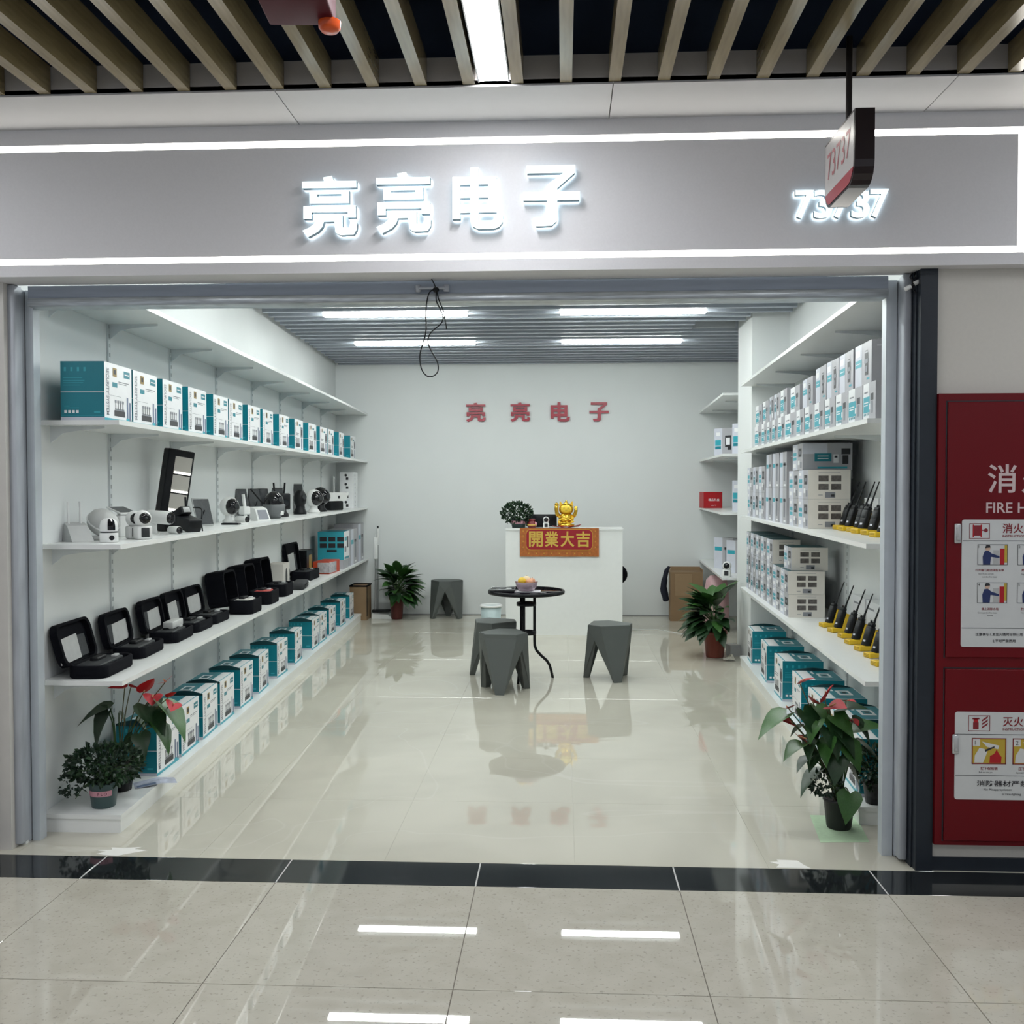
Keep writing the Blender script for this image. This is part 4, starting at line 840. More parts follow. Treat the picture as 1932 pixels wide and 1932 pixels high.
# black bag behind the right edge of the counter
bg = empty('black_bag', (.63, 10.86, 0), 0, 'black bag peeking out behind the right edge of the counter', 'bag')
MB().ell((-.03, 0, .60), (.11, .09, .11)).lathe([(.04,0),(.06,.2),(.07,.45),(.09,.62),(0,.62)], 12, M=Matrix.Translation((-.15, 0, 0))).build('sack', black_soft, bg)
# ------------------------------------------------------------------ plants
def leaf_mesh(name, kind, m):
    if kind == 'heart': out = [(0,-.12,.16),(.0,0,0)]; prof = [(-.14,.16),(-.06,.34),(.12,.42),(.34,.36),(.62,.22),(.85,.08),(1,0)]
    elif kind == 'spathe': prof = [(-.12,.15),(-.04,.36),(.15,.48),(.42,.42),(.70,.25),(.90,.09),(1,0)]
    else: prof = [(0,.02),(.12,.10),(.32,.17),(.52,.17),(.74,.11),(.9,.045),(1,0)]
    b = MB(); droop = .28 if kind != 'spathe' else .06; n = len(prof)
    V = []
    for t, w in prof:
        z = -droop*max(t, 0)**2+.05*t; V += [(t, -w, z+w*.28), (max(t, 0) if kind != 'lance' else t, 0, z), (t, w, z+w*.28)]
    F = []
    for i in range(n-1): F += [(3*i,3*i+1,3*i+4,3*i+3), (3*i+1,3*i+2,3*i+5,3*i+4)]
    b.add(V, F, 0, True); return b.mesh(name, m)
def orient(p, d, up=(0, 0, 1), l=.1, roll=0.):
    x = Vector(d).normalized(); y = Vector(up).cross(x); y = y.normalized() if y.length > .01 else Vector((0, 1, 0)); z = x.cross(y)
    M = Matrix((x, y, z)).transposed().to_4x4() @ Matrix.Rotation(roll, 4, 'X') @ Matrix.Scale(l, 4); M.translation = p; return M
LFM = {k: leaf_mesh('leaf', k, m) for k, m in (('heart', leaf_d), ('lance', leaf_d))}
LFM['heart2'] = leaf_mesh('leaf', 'heart', leaf_m); LFM['lance2'] = leaf_mesh('leaf', 'lance', leaf_m)
SP = {0: leaf_mesh('spathe', 'spathe', spathe), 1: leaf_mesh('spathe', 'spathe', spathe_p)}
spad = MB().cyl((0, 0, 0), (.42, 0, .16), .045, .03, 8).mesh('spadix', mat('spadix', (.55,.30,.14), .5))
def add_leaf(e, me, M, name='leaf'):
    o = put(name, me, e); o.matrix_local = M; return o
def anthurium(e, root, leaves, flowers, seed=0):
    rnd = random.Random(seed); root = Vector(root)
    for (bx, by, bz), (tx, ty, tz), k in leaves:
        B, T_ = Vector((bx, by, bz)), Vector((tx, ty, tz)); L_ = (T_-B).length
        mid = root.lerp(B, .55)+Vector((0, 0, .04))
        MB().tube(smooth([root+Vector((rnd.uniform(-.02,.02), rnd.uniform(-.02,.02), 0)), mid, B], 4), .0032, 6).build('stem', stem_m, e)
        add_leaf(e, LFM[k], orient(B, T_-B, l=L_*1.2, roll=rnd.uniform(-.5,.5)))
    for (bx, by, bz), d, l, k in flowers:
        B = Vector((bx, by, bz)); mid = root.lerp(B, .5)+Vector((0, 0, .05))
        MB().tube(smooth([root+Vector((rnd.uniform(-.02,.02), rnd.uniform(-.02,.02), 0)), mid, B], 4), .0026, 6).build('stem', mat('red green stem', (.10,.09,.03), .5), e)
        f = add_leaf(e, SP[k], orient(B, d, l=l*1.15, roll=rnd.uniform(-.6,.6)), 'flower'); put('spadix', spad, f)
# left front: anthurium behind, shrub before it
pa = empty('anthurium', (-2.18, 4.72, PL+.0005), 0, 'anthurium with red flowers behind the shrub at the left entrance', 'plant')
MB().lathe([(0,0),(.055,0),(.068,.12),(.070,.13),(.063,.13),(.052,.01),(0,.01)], 18).build('pot', mat('black nursery pot', (.008,.009,.010), .5), pa)
MB().lathe([(0,.122),(.063,.122)], 18).build('soil', soil, pa)
def rel(x, z, y=0.): return (x+2.18, y, z-PL)
anthurium(pa, (0, 0, .12), [(rel(-2.225,.49), rel(-2.345,.452,-.06), 'heart'), (rel(-2.225,.475,-.02), rel(-2.285,.335,-.07), 'heart'), (rel(-2.045,.505), rel(-1.935,.405,-.06), 'heart'), (rel(-1.965,.51), rel(-1.82,.395,-.05), 'heart2'), (rel(-1.985,.415,-.03), rel(-1.89,.325,-.08), 'heart2'), (rel(-2.052,.37,-.05), rel(-2.012,.30,-.1), 'heart'), (rel(-2.19,.46,.02), rel(-2.15,.41,.02), 'heart'), (rel(-2.1,.36,-.03), rel(-2.13,.26,-.08), 'heart'), (rel(-2.10,.42,.02), rel(-2.04,.33,.05), 'heart'), (rel(-2.08,.30,-.04), rel(-2.04,.22,-.09), 'heart')],
          [(rel(-2.15,.588), (-.5,-.5,.1), .075, 0), (rel(-2.055,.570), (.6,-.2,.7), .085, 0), (rel(-1.945,.620), (.3,-.9,.15), .080, 1), (rel(-2.01,.553), (.3,-.8,-.3), .085, 1), (rel(-1.905,.515), (.2,-.9,-.25), .075, 1), (rel(-2.12,.592), (.9,-.2,-.1), .05, 0), (rel(-1.93,.545), (.6,-.2,.4), .05, 0)], 4)
ps = empty('potted_shrub', (-2.145, 4.475, PL+.0005), 0, 'small leafy shrub in a green pot with pink label at the left entrance', 'plant')
MB().lathe([(0,0),(.052,0),(.054,.006),(.066,.105),(.072,.108),(.072,.118),(.064,.118),(.05,.01),(0,.01)], 20).build('pot', mat('slate green pot', (.045,.085,.085), .4), ps)
lb = MB(); R1 = .0632; aa = [math.radians(-150+12*k) for k in range(11)]
for a, b_ in zip(aa, aa[1:]): lb.quad((R1*.965*math.cos(a), R1*.965*math.sin(a), .058), (R1*.965*math.cos(b_), R1*.965*math.sin(b_), .058), (R1*1.01*math.cos(b_), R1*1.01*math.sin(b_), .084), (R1*1.01*math.cos(a), R1*1.01*math.sin(a), .084))
lb.build('pot_label', pink, ps)
for i, ch in enumerate('❀FLO'[1:]):
    a = math.radians(-86+14*i); p = Vector((R1*1.005*math.cos(a), R1*1.005*math.sin(a), .071)); MB().text(ch, frame(p, (-math.sin(a), math.cos(a), 0), (0, 0, 1)), h=.013, offset=.01).build('lettering', mat('maroon ink', (.12,.02,.04), .5), ps)
MB().lathe([(0,.110),(.064,.110)], 18).build('soil', soil, ps)
st = MB()
for k in range(9):
    a = k*.7+.3; st.tube(smooth([(0,0,.105),(.05*math.cos(a),.05*math.sin(a),.17),(.13*math.cos(a),.10*math.sin(a),.19+.02*math.sin(k*2))], 4), .0025, 5)
st.tube(smooth([(-.03,0,.12),(-.08,-.02,.10),(-.12,-.03,.04)], 4), .002, 5); st.build('stems', stem_m, ps)
bush(ps, 900, (.01, 0, .195), (.175, .12, .085), .030, [leaf_b, leaf_d], seed=8); bush(ps, 60, (-.135, -.03, .11), (.05, .04, .06), .028, [leaf_b], 'trailing_leaves', seed=9)
# flyer on the plinth
fy = empty('leaflet', (-2.05, 4.83, PL+.0005), math.radians(30), 'folded blue and white leaflet lying on the left plinth', 'leaflet')
MB().add([(-.10,-.06,.001),(.02,-.06,.012),(.10,-.055,.002),(.10,.05,.002),(.02,.05,.014),(-.10,.05,.001)], [(0,1,4,5),(1,2,3,4)], 0).build('sheet', mat('blue grey print', (.42,.45,.55), .5, vary=.5, vscale=30), fy)
MB().quad((-.09,-.05,.003),(.0,-.05,.0115),(.0,-.02,.0118),(-.09,-.02,.003)).build('printed_panel', ink_b, fy)
# right front: anthurium on green paper, dark shrub behind
gp = MB().prism([(1.137,4.385),(1.355,4.40),(1.397,4.745),(1.181,4.752)], .0004, .0014)
gp.build('green_paper', mat('pale green paper', (.46,.62,.42), .7, vary=.12, vscale=50), label='pale green paper sheet on the floor under the right anthurium', cat='paper')
ar = empty('anthurium', (1.272, 4.585, .002), 0, 'anthurium with red flowers in a black pot at the right entrance', 'plant')
MB().lathe([(0,0),(.052,0),(.056,.008),(.069,.125),(.073,.127),(.073,.140),(.066,.140),(.054,.01),(0,.01)], 20).build('pot', MATS['black nursery pot'], ar)
MB().lathe([(0,.130),(.066,.130)], 18).build('soil', soil, ar)
def rr_(x, z, y=0.): return (x-1.272, y, z)
anthurium(ar, (0, 0, .13), [(rr_(1.03,.522), rr_(.90,.462,-.05), 'heart2'), (rr_(1.10,.545,-.02), rr_(1.16,.445,-.08), 'heart'), (rr_(1.17,.555,.02), rr_(1.22,.49,-.06), 'heart2'), (rr_(1.27,.545,.02), rr_(1.37,.575,-.02), 'heart'), (rr_(1.20,.475,-.05), rr_(1.24,.375,-.12), 'heart'), (rr_(1.095,.392,-.03), rr_(1.005,.362,-.09), 'heart2'), (rr_(1.335,.455), rr_(1.455,.49,-.02), 'heart2'), (rr_(1.36,.395), rr_(1.46,.325,-.03), 'heart'), (rr_(1.18,.268,-.02), rr_(1.075,.205,-.08), 'heart'), (rr_(1.30,.178,-.07), rr_(1.275,.075,-.115), 'heart2'), (rr_(1.15,.43,-.03), rr_(1.10,.35,-.09), 'heart'), (rr_(1.26,.45,-.04), rr_(1.32,.37,-.09), 'heart'), (rr_(1.22,.50,.05), rr_(1.28,.44,.1), 'heart'), (rr_(1.12,.46,.04), rr_(1.07,.42,.08), 'heart'), (rr_(1.30,.30,-.02), rr_(1.36,.22,-.06), 'heart'), (rr_(1.17,.36,-.02), rr_(1.12,.29,-.05), 'heart'), (rr_(1.24,.52,-.02), rr_(1.31,.46,-.08), 'heart2'), (rr_(1.16,.50,-.04), rr_(1.11,.44,-.1), 'heart2'), (rr_(1.33,.50,.0), rr_(1.40,.43,-.05), 'heart'), (rr_(1.21,.42,-.06), rr_(1.17,.34,-.12), 'heart2'), (rr_(1.13,.33,-.03), rr_(1.06,.30,-.08), 'heart'), (rr_(1.29,.40,-.05), rr_(1.34,.31,-.1), 'heart2'), (rr_(1.25,.34,-.06), rr_(1.22,.25,-.11), 'heart')],
          [(rr_(1.205,.592), (.25,-.5,.8), .085, 0), (rr_(1.04,.548), (-.4,-.8,.2), .065, 0), (rr_(1.085,.42), (.5,-.6,-.35), .085, 1), (rr_(1.23,.40), (.1,-.9,-.35), .085, 1), (rr_(1.225,.56), (.45,-.7,.1), .090, 1), (rr_(1.30,.585), (.5,-.7,.1), .05, 1), (rr_(1.06,.478), (-.6,-.3,.2), .055, 0), (rr_(1.09,.665), (.7,-.3,.35), .065, 0), (rr_(1.15,.58), (-.2,-.8,.4), .06, 1), (rr_(1.31,.50), (.3,-.9,-.1), .07, 0)], 6)
bush(ar, 170, (-.07, -.02, .21), (.07, .06, .05), .026, [leaf_b], 'shrub_leaves', seed=21)
sr = empty('potted_shrub', (1.47, 4.69, PL+.0005), 0, 'dark leafy shrub on the right plinth behind the anthurium', 'plant')
MB().lathe([(0,0),(.045,0),(.058,.09),(.060,.095),(.054,.095),(.044,.01),(0,.01)], 16).build('pot', MATS['black nursery pot'], sr)
MB().lathe([(0,.088),(.054,.088)], 16).build('soil', soil, sr)
st = MB()
for k in range(5): st.tube([(0,0,.08),(.03*math.cos(k*1.3),.03*math.sin(k*1.3),.14),(.07*math.cos(k*1.3),.05*math.sin(k*1.3),.2)], .003, 5)
st.build('stems', stem_m, sr); bush(sr, 330, (.0, -.01, .17), (.10, .06, .10), .030, [leaf_b, leaf_d], seed=12)
def lily(loc, lab, potm, rp, hp, n, spread, hmax, seed, xmax=9, xmin=-9):
    e = empty('leafy_pot_plant', loc, 0, lab, 'plant'); rnd = random.Random(seed)
    MB().lathe([(0,0),(rp*.72,0),(rp*.75,.01),(rp*.95,hp*.9),(rp*1.05,hp*.9),(rp*1.06,hp),(rp*.95,hp),(rp*.7,.02),(0,.02)], 22).build('pot', potm, e)
    MB().lathe([(0,hp*.93),(rp*.94,hp*.93)], 18).build('soil', soil, e)
    for i in range(n):
        a = i*2.399+rnd.uniform(-.3,.3); q = (i+.5)/n; rad = spread*(.25+.75*math.sqrt(q)); lim = 1.35*rad*math.cos(a)+loc[0]; a = math.pi-a if lim > xmax or lim < xmin else a; elev = hmax*(1-.55*q)*rnd.uniform(.85,1.05)
        B = Vector((rad*.45*math.cos(a), rad*.45*math.sin(a), hp+(elev-hp)*.62)); L_ = rnd.uniform(.8,1.15)*spread*.72
        d = Vector((math.cos(a), math.sin(a), (1.15-1.75*q)+rnd.uniform(-.2,.2)))
        if i % 2 == 0: MB().tube(smooth([(rnd.uniform(-.03,.03), rnd.uniform(-.03,.03), hp*.92), (B.x*.4, B.y*.4, hp+(B.z-hp)*.6), tuple(B)], 3), .004, 5).build('stem', stem_m, e)
        add_leaf(e, LFM['lance2' if rnd.random() < (.55 if q < .5 else .2) else 'lance'], orient(B, d, l=L_, roll=rnd.uniform(-.4,.4)) @ Matrix.Diagonal((1, 1.35, 1, 1)))
    return e
terra = mat('terracotta plastic', (.17,.035,.022), .45)
lily((-1.965, 11.58, 0), 'leafy plant in a dark red pot at the back wall left', mat('dark red pot', (.10,.02,.018), .45), .088, .26, 84, .31, .72, 2, 9, -2.2)
lily((1.395, 9.12, 0), 'leafy plant in a terracotta pot beside the white column', terra, .108, .24, 92, .31, .74, 5, 1.54)
# ------------------------------------------------------------------ back corners
cbL = empty('carton_bin', (-2.395, 11.56, 0), 0, 'cardboard box with black liner in the back left corner', 'box')
MB().box(-.10, .10, -.14, .14, 0, .40, 0).build('carton', cardboard, cbL); MB().tube([(-.10,-.14,.402),(.10,-.14,.402),(.10,.14,.402),(-.10,.14,.402),(-.10,-.14,.402)], .010, 6).box(.101, .104, -.14, -.11, .05, .40).build('liner', black_soft, cbL)
br = empty('broom', (-2.24, 11.82, 0), 0, 'white broom standing in a dustpan in the back left corner', 'broom')
MB().cyl((0, 0, .06), (-.0, .03, .86), .011).build('handle', mat('steel tube', (.45,.46,.46), .3, .6), br); MB().cyl((0, .03, .86), (0, .035, 1.06), .013).build('grip', white_pl, br); MB().cyl((0, .035, 1.06), (0, .036, 1.09), .012).build('end_cap', dgrey, br)
MB().rbox(-.03, .12, -.03, .03, .03, .07, .008).build('brush', black, br)
dp = empty('dustpan', (-2.105, 11.66, 0), 0, 'black and white dustpan on the floor in the back left corner', 'dustpan')
MB().add([(-.16,-.10,.0),(.10,-.10,.0),(.12,.06,.0),(-.16,.06,0),(-.16,-.10,.055),(.03,-.10,.05),(.06,.06,.06),(-.16,.06,.075)], [(3,2,1,0),(0,1,5,4),(2,3,7,6),(3,0,4,7),(4,5,6,7),(1,2,6,5)]).build('pan', white_pl, dp)
MB().rbox(-.165, .05, -.06, .04, .076, .10, .006).build('pan_lid', black, dp)
MB().cyl((-.135, -.0, .09), (-.13, .035, .78), .010).build('handle', mat('steel tube', (.45,.46,.46)), dp); MB().rbox(-.15, -.108, -.0, .045, .70, .96, .006).cyl((-.13, .02, .955), (-.13, .022, 1.0), .010).build('grip', white_pl, dp)
cbR = empty('carton', (1.44, 11.66, 0), math.radians(-3), 'tall open brown cardboard box at the back wall right', 'box')
MB().box(-.185, .185, -.17, .17, .0, .57, 0).build('body', cardboard, cbR)
MB().box(-.188, -.18, -.17, .17, .57, .61).box(.18, .188, -.17, .17, .57, .60).box(-.18, .18, .163, .17, .57, .61).box(-.13, .06, -.1725, -.1705, .30, .55).build('flaps', mat('brown packing tape', (.30,.20,.11), .4), cbR)
um = empty('dark_jacket', (1.198, 11.60, 0.22), 0, 'dark folded jacket hanging down the left side of the tall carton', 'clothing')
MB().tube(smooth([(.045, .03, .395),(.015,0,.36),(-.01,0,.25),(-.02,0,.15),(.0,0,.06),(.012,0,0)], 4), [.02]*4+[.028]*4+[.036]*4+[.042]*4+[.038]*4+[.02], 9).build('cloth', mat('navy cloth', (.006,.008,.02), .8), um)
pbg = empty('pink_bag', (1.66, 10.75, 0), 0, 'pale pink bag under the lowest alcove shelf', 'bag')
MB().lathe([(0,0),(.12,.0),(.14,.2),(.13,.45),(.11,.56),(.07,.60),(.0,.61)], 14).build('sack', mat('pale pink plastic', (.52,.32,.34), .4, vary=.15), pbg); MB().tube([(-.05,0,.585),(0,-.02,.62),(.05,0,.585)], .008, 6).build('tie', black, pbg)
pan_cam((AF(9.66)+.06, 9.66, ZS[3]+.0005), math.radians(-110), 1.15, 'white pan camera on the edge of the lowest alcove shelf')
MB().tube(smooth([(1.5,9.62,.712),(1.45,9.58,.702),(1.545,9.64,.70),(1.60,9.63,.698)], 5), .004, 6).build('camera_cable', white_pl, label='short white cable hanging beside the alcove camera', cat='cable') if False else None
MB().tube(smooth([(.70,10.72,.004),(.97,10.80,.004),(1.12,10.70,.004),(1.28,10.50,.004),(1.42,10.66,.004),(1.47,10.42,.004),(1.56,10.5,.004)], 6), .004, 6).build('floor_cable', white_pl, label='white cable snaking over the floor right of the counter', cat='cable')
cp_ = MB(); rr = random.Random(4)
V = [(.06*math.cos(a)*rr.uniform(.7,1.1), .05*math.sin(a)*rr.uniform(.7,1.1), rr.uniform(.0,.02)) for a in [k*math.pi/5 for k in range(10)]]+[(rr.uniform(-.03,.03), rr.uniform(-.02,.02), rr.uniform(.04,.06)) for k in range(3)]
F = [(i, (i+1) % 10, 10+i*3//10) for i in range(10)]+[(10,11,12),(3,11,10),(4,11,10),(7,12,11),(0,12,10)]
cp_.add(V, F).build('crumpled_paper', mat('crumpled newsprint', (.42,.40,.34), .8, vary=.5, vscale=50), loc=(1.50, 8.93, .001), label='crumpled paper on the floor between terracotta pot and plinth', cat='paper')
sb_ = empty('small_carton', (1.58, 9.22, 0), .2, 'small grey carton on the floor behind the terracotta pot', 'box'); MB().box(-.05, .05, -.06, .06, 0, .10).build('body', grey_pl, sb_); MB().box(-.05, .05, -.012, .012, .1002, .1012).build('tape', cream_carton, sb_)
# ================================================================== left third shelf: loose cameras
Z = ZS[2]+.0005
mat('solar cells', (.045,.05,.055), .25, vary=.3, vscale=70)
def bullet(loc, rz, s, lab, dark=False, pitch=0., foot=.03):
    e = empty('bullet_camera', loc, rz, lab, 'camera'); m = black if dark else white_pl; h = foot+.03*s
    M = Matrix.Translation((0, 0, h)) @ Matrix.Rotation(math.pi/2+pitch, 4, 'Y')
    MB().lathe([(0,-.07*s),(.022*s,-.07*s),(.029*s,-.06*s),(.030*s,.055*s),(.027*s,.062*s)], 18, M=M).build('barrel', m, e)
    MB().lathe([(.027*s,.060*s),(.022*s,.057*s),(.012*s,.056*s),(.010*s,.060*s),(0,.061*s)], 18, M=M).build('lens_face', black_gloss, e)
    if foot > .005:
        MB().cyl((-.03*s, 0, .004), (-.03*s, 0, h-.02*s), .009*s).build('arm', m, e); MB().cyl((-.03*s, 0, 0), (-.03*s, 0, .006), .022*s).build('foot', m, e)
    return e
def solar_panel(loc, rz, w, h, lab, tilt=14, m=None):
    e = empty('solar_charger', loc, rz, lab, 'solar panel'); M = Matrix.Rotation(math.radians(-tilt), 4, 'Y')
    MB().rbox(-.008, .0, -w/2, w/2, .002, h, .002, M=M, seg=1).build('frame', m or grey_pl, e)
    MB().box(0, .001, -w/2+.006, w/2-.006, .010, h-.008, M=M).build('cells', mat('solar cells', (.045,.05,.055), .25, vary=.3, vscale=70), e)
    MB().tube([(-.01, 0, h*.55), (-.05, 0, .004)], .004, 6).build('prop', black, e)
    return e
def ball_cam(loc, rz, s, lab, body=None, ball=None):
    e = empty('ball_camera', loc, rz, lab, 'camera')
    MB().lathe([(0,0),(.030*s,0),(.032*s,.008*s),(.02*s,.02*s),(.018*s,.035*s)], 16).build('foot', body or white_pl, e)
    MB().ell((0, 0, .075*s), (.042*s, .046*s, .046*s)).build('shell', body or white_pl, e)
    MB().ell((.018*s, 0, .075*s), (.036*s, .038*s, .038*s)).build('ball', ball or black_gloss, e)
    MB().cyl((.048*s, 0, .077*s), (.057*s, 0, .077*s), .012*s).build('lens', dgrey, e)
    return e
# router with two aerials
e = empty('wifi_router', (-2.32, 4.61, Z), math.radians(-35), 'white router with two upright aerials at the entrance end of camera shelf', 'router')
MB().add([(-.05,-.055,0),(.05,-.055,0),(.05,.055,0),(-.05,.055,0),(-.035,-.05,.09),(-.005,-.05,.075),(-.005,.05,.075),(-.035,.05,.09)], [(3,2,1,0),(0,1,5,4),(1,2,6,5),(2,3,7,6),(3,0,4,7),(4,5,6,7)]).build('case', grey_pl, e)
for y in (-.03, .03): MB().cyl((-.03, y, .08), (-.035, y, .19), .006, .005).build('aerial', white_pl, e)
MB().box(.0, .03, -.04, .04, .0, .001).build('base_plate', white_pl, e)
# large dome housing
e = empty('dome_housing', (-2.265, 4.755, Z), math.radians(-40), 'large pale grey dome camera housing behind the small white visor camera', 'camera')
MB().lathe([(0,0),(.055,0),(.06,.01),(.06,.02),(0,.02)], 20).build('foot', white_pl, e)
Mx = Matrix.Translation((0, 0, .085)) @ Matrix.Rotation(math.radians(35), 4, 'Y')
MB().ell((0, 0, 0), (.085, .075, .062), M=Mx).build('shell', mat('matte pale grey', (.55,.56,.55), .45), e)
MB().lathe([(.0805,.0),(.087,.002),(.087,.008),(.0805,.010)], 24, M=Mx @ Matrix.Diagonal((1, .885, 1, 1))).build('seam_ring', white_pl, e)
# visor camera
e = empty('visor_camera', (-2.14, 4.55, Z), math.radians(-48), 'small round white camera with black visor, nearest the entrance', 'camera')
MB().lathe([(0,0),(.040,0),(.042,.003),(.042,.042),(.040,.045)], 22).build('base', white_pl, e)
MB().lathe([(.040,.045),(.038,.047),(.038,.050),(.040,.052)], 22).build('groove', dgrey, e)
MB().lathe([(.041,.052),(.042,.075),(.036,.098),(.02,.112),(0,.115)], 22).build('head', white_pl, e)
vz = MB(); A = [math.radians(-24+8*k) for k in range(7)]
for a, b_ in zip(A, A[1:]):
    for (r0, z0), (r1, z1) in (((.0428,.058),(.0428,.078)), ((.0428,.078),(.037,.0995)), ((.037,.0995),(.026,.110))): vz.quad((r0*math.cos(a), r0*math.sin(a), z0), (r0*math.cos(b_), r0*math.sin(b_), z0), (r1*math.cos(b_), r1*math.sin(b_), z1), (r1*math.cos(a), r1*math.sin(a), z1))
vz.build('visor', black_gloss, e); MB().cyl((.041,0,.022), (.044,0,.022), .012).build('lens', black_gloss, e)
# white box camera with solar roof
e = empty('solar_box_camera', (-2.30, 5.04, Z), math.radians(-25), 'white box camera with dark solar roof behind the pan cameras', 'camera')
MB().rbox(-.04, .045, -.05, .05, .0, .115, .006).build('body', white_pl, e)
MB().add([(-.05,-.055,.15),(.055,-.055,.118),(.055,.055,.118),(-.05,.055,.15),(-.05,-.055,.158),(.055,-.055,.126),(.055,.055,.126),(-.05,.055,.158)], [(3,2,1,0),(4,5,6,7),(0,1,5,4),(1,2,6,5),(2,3,7,6),(3,0,4,7)]).build('roof', white_pl, e)
MB().quad((-.044,-.049,.1568),(.048,-.049,.1289),(.048,.049,.1289),(-.044,.049,.1568)).build('solar_cells', MATS['solar cells'], e); MB().cyl((-.02,0,.11),(-.02,0,.145),.01).build('stalk', white_pl, e)
pan_cam((-2.155, 4.86, Z), math.radians(-50), 1.08, 'left one of two white pan cameras on the left camera shelf', 'pair of white pan cameras')
pan_cam((-2.055, 4.715+.20, Z), math.radians(-22), 1.08, 'right one of two white pan cameras on the left camera shelf', 'pair of white pan cameras') if False else pan_cam((-2.085, 4.80, Z), math.radians(-45), 1.12, 'right one of two white pan cameras on the left camera shelf', 'pair of white pan cameras')
bullet((-2.215, 5.32, Z), math.radians(-20), 1.25, 'large white bullet camera on a dark stand behind the pan cameras', False, .05, .055)
bullet((-2.135, 5.33, Z), math.radians(-35), .72, 'small white bullet camera lying at the shelf edge', False, 0, .0)
# solar street lamp camera, tall black, leaning back
e = empty('solar_street_lamp', (-2.29, 5.70, Z), math.radians(-38), 'tall black solar street lamp with lit segments leaning back', 'lamp')
M = Matrix.Translation((0, -.02, .05)) @ Matrix.Rotation(math.radians(-8), 4, 'X') @ Matrix.Rotation(math.radians(3), 4, 'Y')
MB().rbox(-.045, .02, -.085, .085, 0, .43, .006, M=M, seg=1, sm=False).build('housing', black, e)
for k in range(3):
    MB().box(.0202, .022, -.040, .070, .07+.11*k, .17+.11*k, M=M).build('reflector', mat('silver reflector', (.52,.50,.46), .35, .2), e)
    MB().box(.0222, .026, -.038, .068, .068+.11*k, .082+.11*k, M=M).build('led_bar', mat('lit led bar', (1,1,1), .4, emit=1.4, ecol=(1,.97,.9)), e)
MB().rbox(-.05, .03, -.08, .05, 0, .06, .006).build('foot', black, e)
# black camera kit
e = empty('tilted_camera', (-2.16, 5.58, Z), math.radians(-30), 'chunky black camera with silver front tilted at the shelf edge', 'camera')
MB().rbox(-.06, .06, -.05, .05, 0, .075, .01, M=Matrix.Translation((0,0,.012)) @ Matrix.Rotation(math.radians(14), 4, 'Y')).build('body', black, e)
MB().rbox(-.035, .035, -.035, .035, 0, .05, .008, M=Matrix.Translation((-.03,0,.09)) @ Matrix.Rotation(math.radians(-25), 4, 'Y')).build('head', black, e)
MB().rbox(.034, .040, -.024, .024, .008, .042, .002, M=Matrix.Translation((-.03,0,.09)) @ Matrix.Rotation(math.radians(-25), 4, 'Y'), seg=1).build('front_plate', grey_pl, e)
MB().cyl((-.05, .03, .12), (-.055, .03, .20), .006).build('aerial', black, e)
MB().tube(smooth([(.0,.04,.14),(.05,.06,.13),(.06,.05,.06),(.05,.065,.004)], 5), .004, 6).build('cord', black, e)
solar_panel((-2.36, 6.42, Z), math.radians(-18), .17, .19, 'dark solar panel with grey frame right of the street lamp')
e = empty('coiled_cord', (-2.26, 6.62, Z), 0, 'flat black adapter and white cord on the camera shelf', 'cord')
MB().rbox(-.06, .06, -.03, .03, .0, .012, .004).build('adapter', black, e); MB().tube(smooth([(.05,.02,.006),(.09,.08,.006),(.04,.14,.006),(-.05,.12,.006)], 5), .004, 6).build('cord', white_pl, e)
ball_cam((-2.385, 6.95, Z), math.radians(-35), 1.55, 'white ball camera with big black face on the camera shelf')
bullet((-2.275, 6.90, Z), math.radians(-30), .85, 'small white bullet camera in front of the ball camera', False, 0, 0)
e = empty('wedge_camera', (-2.30, 7.40, Z), math.radians(-35), 'white wedge shaped doorbell camera with grey screen at the shelf edge', 'camera')
MB().add([(-.05,-.06,0),(.05,-.06,0),(.05,.06,0),(-.05,.06,0),(-.05,-.06,.105),(.008,-.055,.09),(.008,.055,.09),(-.05,.06,.105)], [(3,2,1,0),(0,1,5,4),(1,2,6,5),(2,3,7,6),(3,0,4,7),(4,5,6,7)]).build('body', white_pl, e)
MB().quad((.0465,-.045,.010),(.0465,.045,.010),(.0135,.042,.080),(.0135,-.042,.080), M=Matrix.Translation((.0015,0,.001))).build('screen', ink_g, e)
e = empty('bracket_camera', (-2.37, 7.27, Z), math.radians(-35), 'white camera arm with upright bracket between ball and wedge cameras', 'camera')
MB().cyl((0,0,0),(0,0,.012),.035).build('foot', white_pl, e); MB().tube([(0,0,.01),(-.01,0,.10),(-.03,0,.2)], .012, 8).rbox(-.05,.02,-.03,.03,.05,.11,.008).build('arm', white_pl, e)
for i, (x, y) in enumerate([(-2.475,7.58),(-2.49,7.95),(-2.505,8.25)]): solar_panel((x, y, Z), math.radians(-25), .135, .245, ORD[i]+' upright black solar panel from the entrance in the row of three', 12, dgrey)
e = empty('dome_camera', (-2.33, 7.86, Z), math.radians(-35), 'grey dome camera with black ball on the camera shelf', 'camera')
MB().lathe([(0,0),(.05,0),(.06,.02),(.085,.05),(.09,.11),(.082,.115)], 20).build('body', mat('mid grey plastic', (.13,.14,.145), .45), e); MB().ell((0,0,.13), (.078,.078,.09)).build('ball', black_gloss, e); MB().cyl((.072,0,.15),(.084,0,.152),.018).build('lens', dgrey, e); MB().rbox(.05,.088,.0,.03,.03,.06,.004).build('label_plate', white_pl, e)
MB().cyl((-.05,-.05,.1),(-.09,-.16,.24),.007).build('aerial', black, e)
e = empty('aerial_camera', (-2.40, 8.32, Z), math.radians(-35), 'black camera with two short aerials right of the grey dome', 'camera')
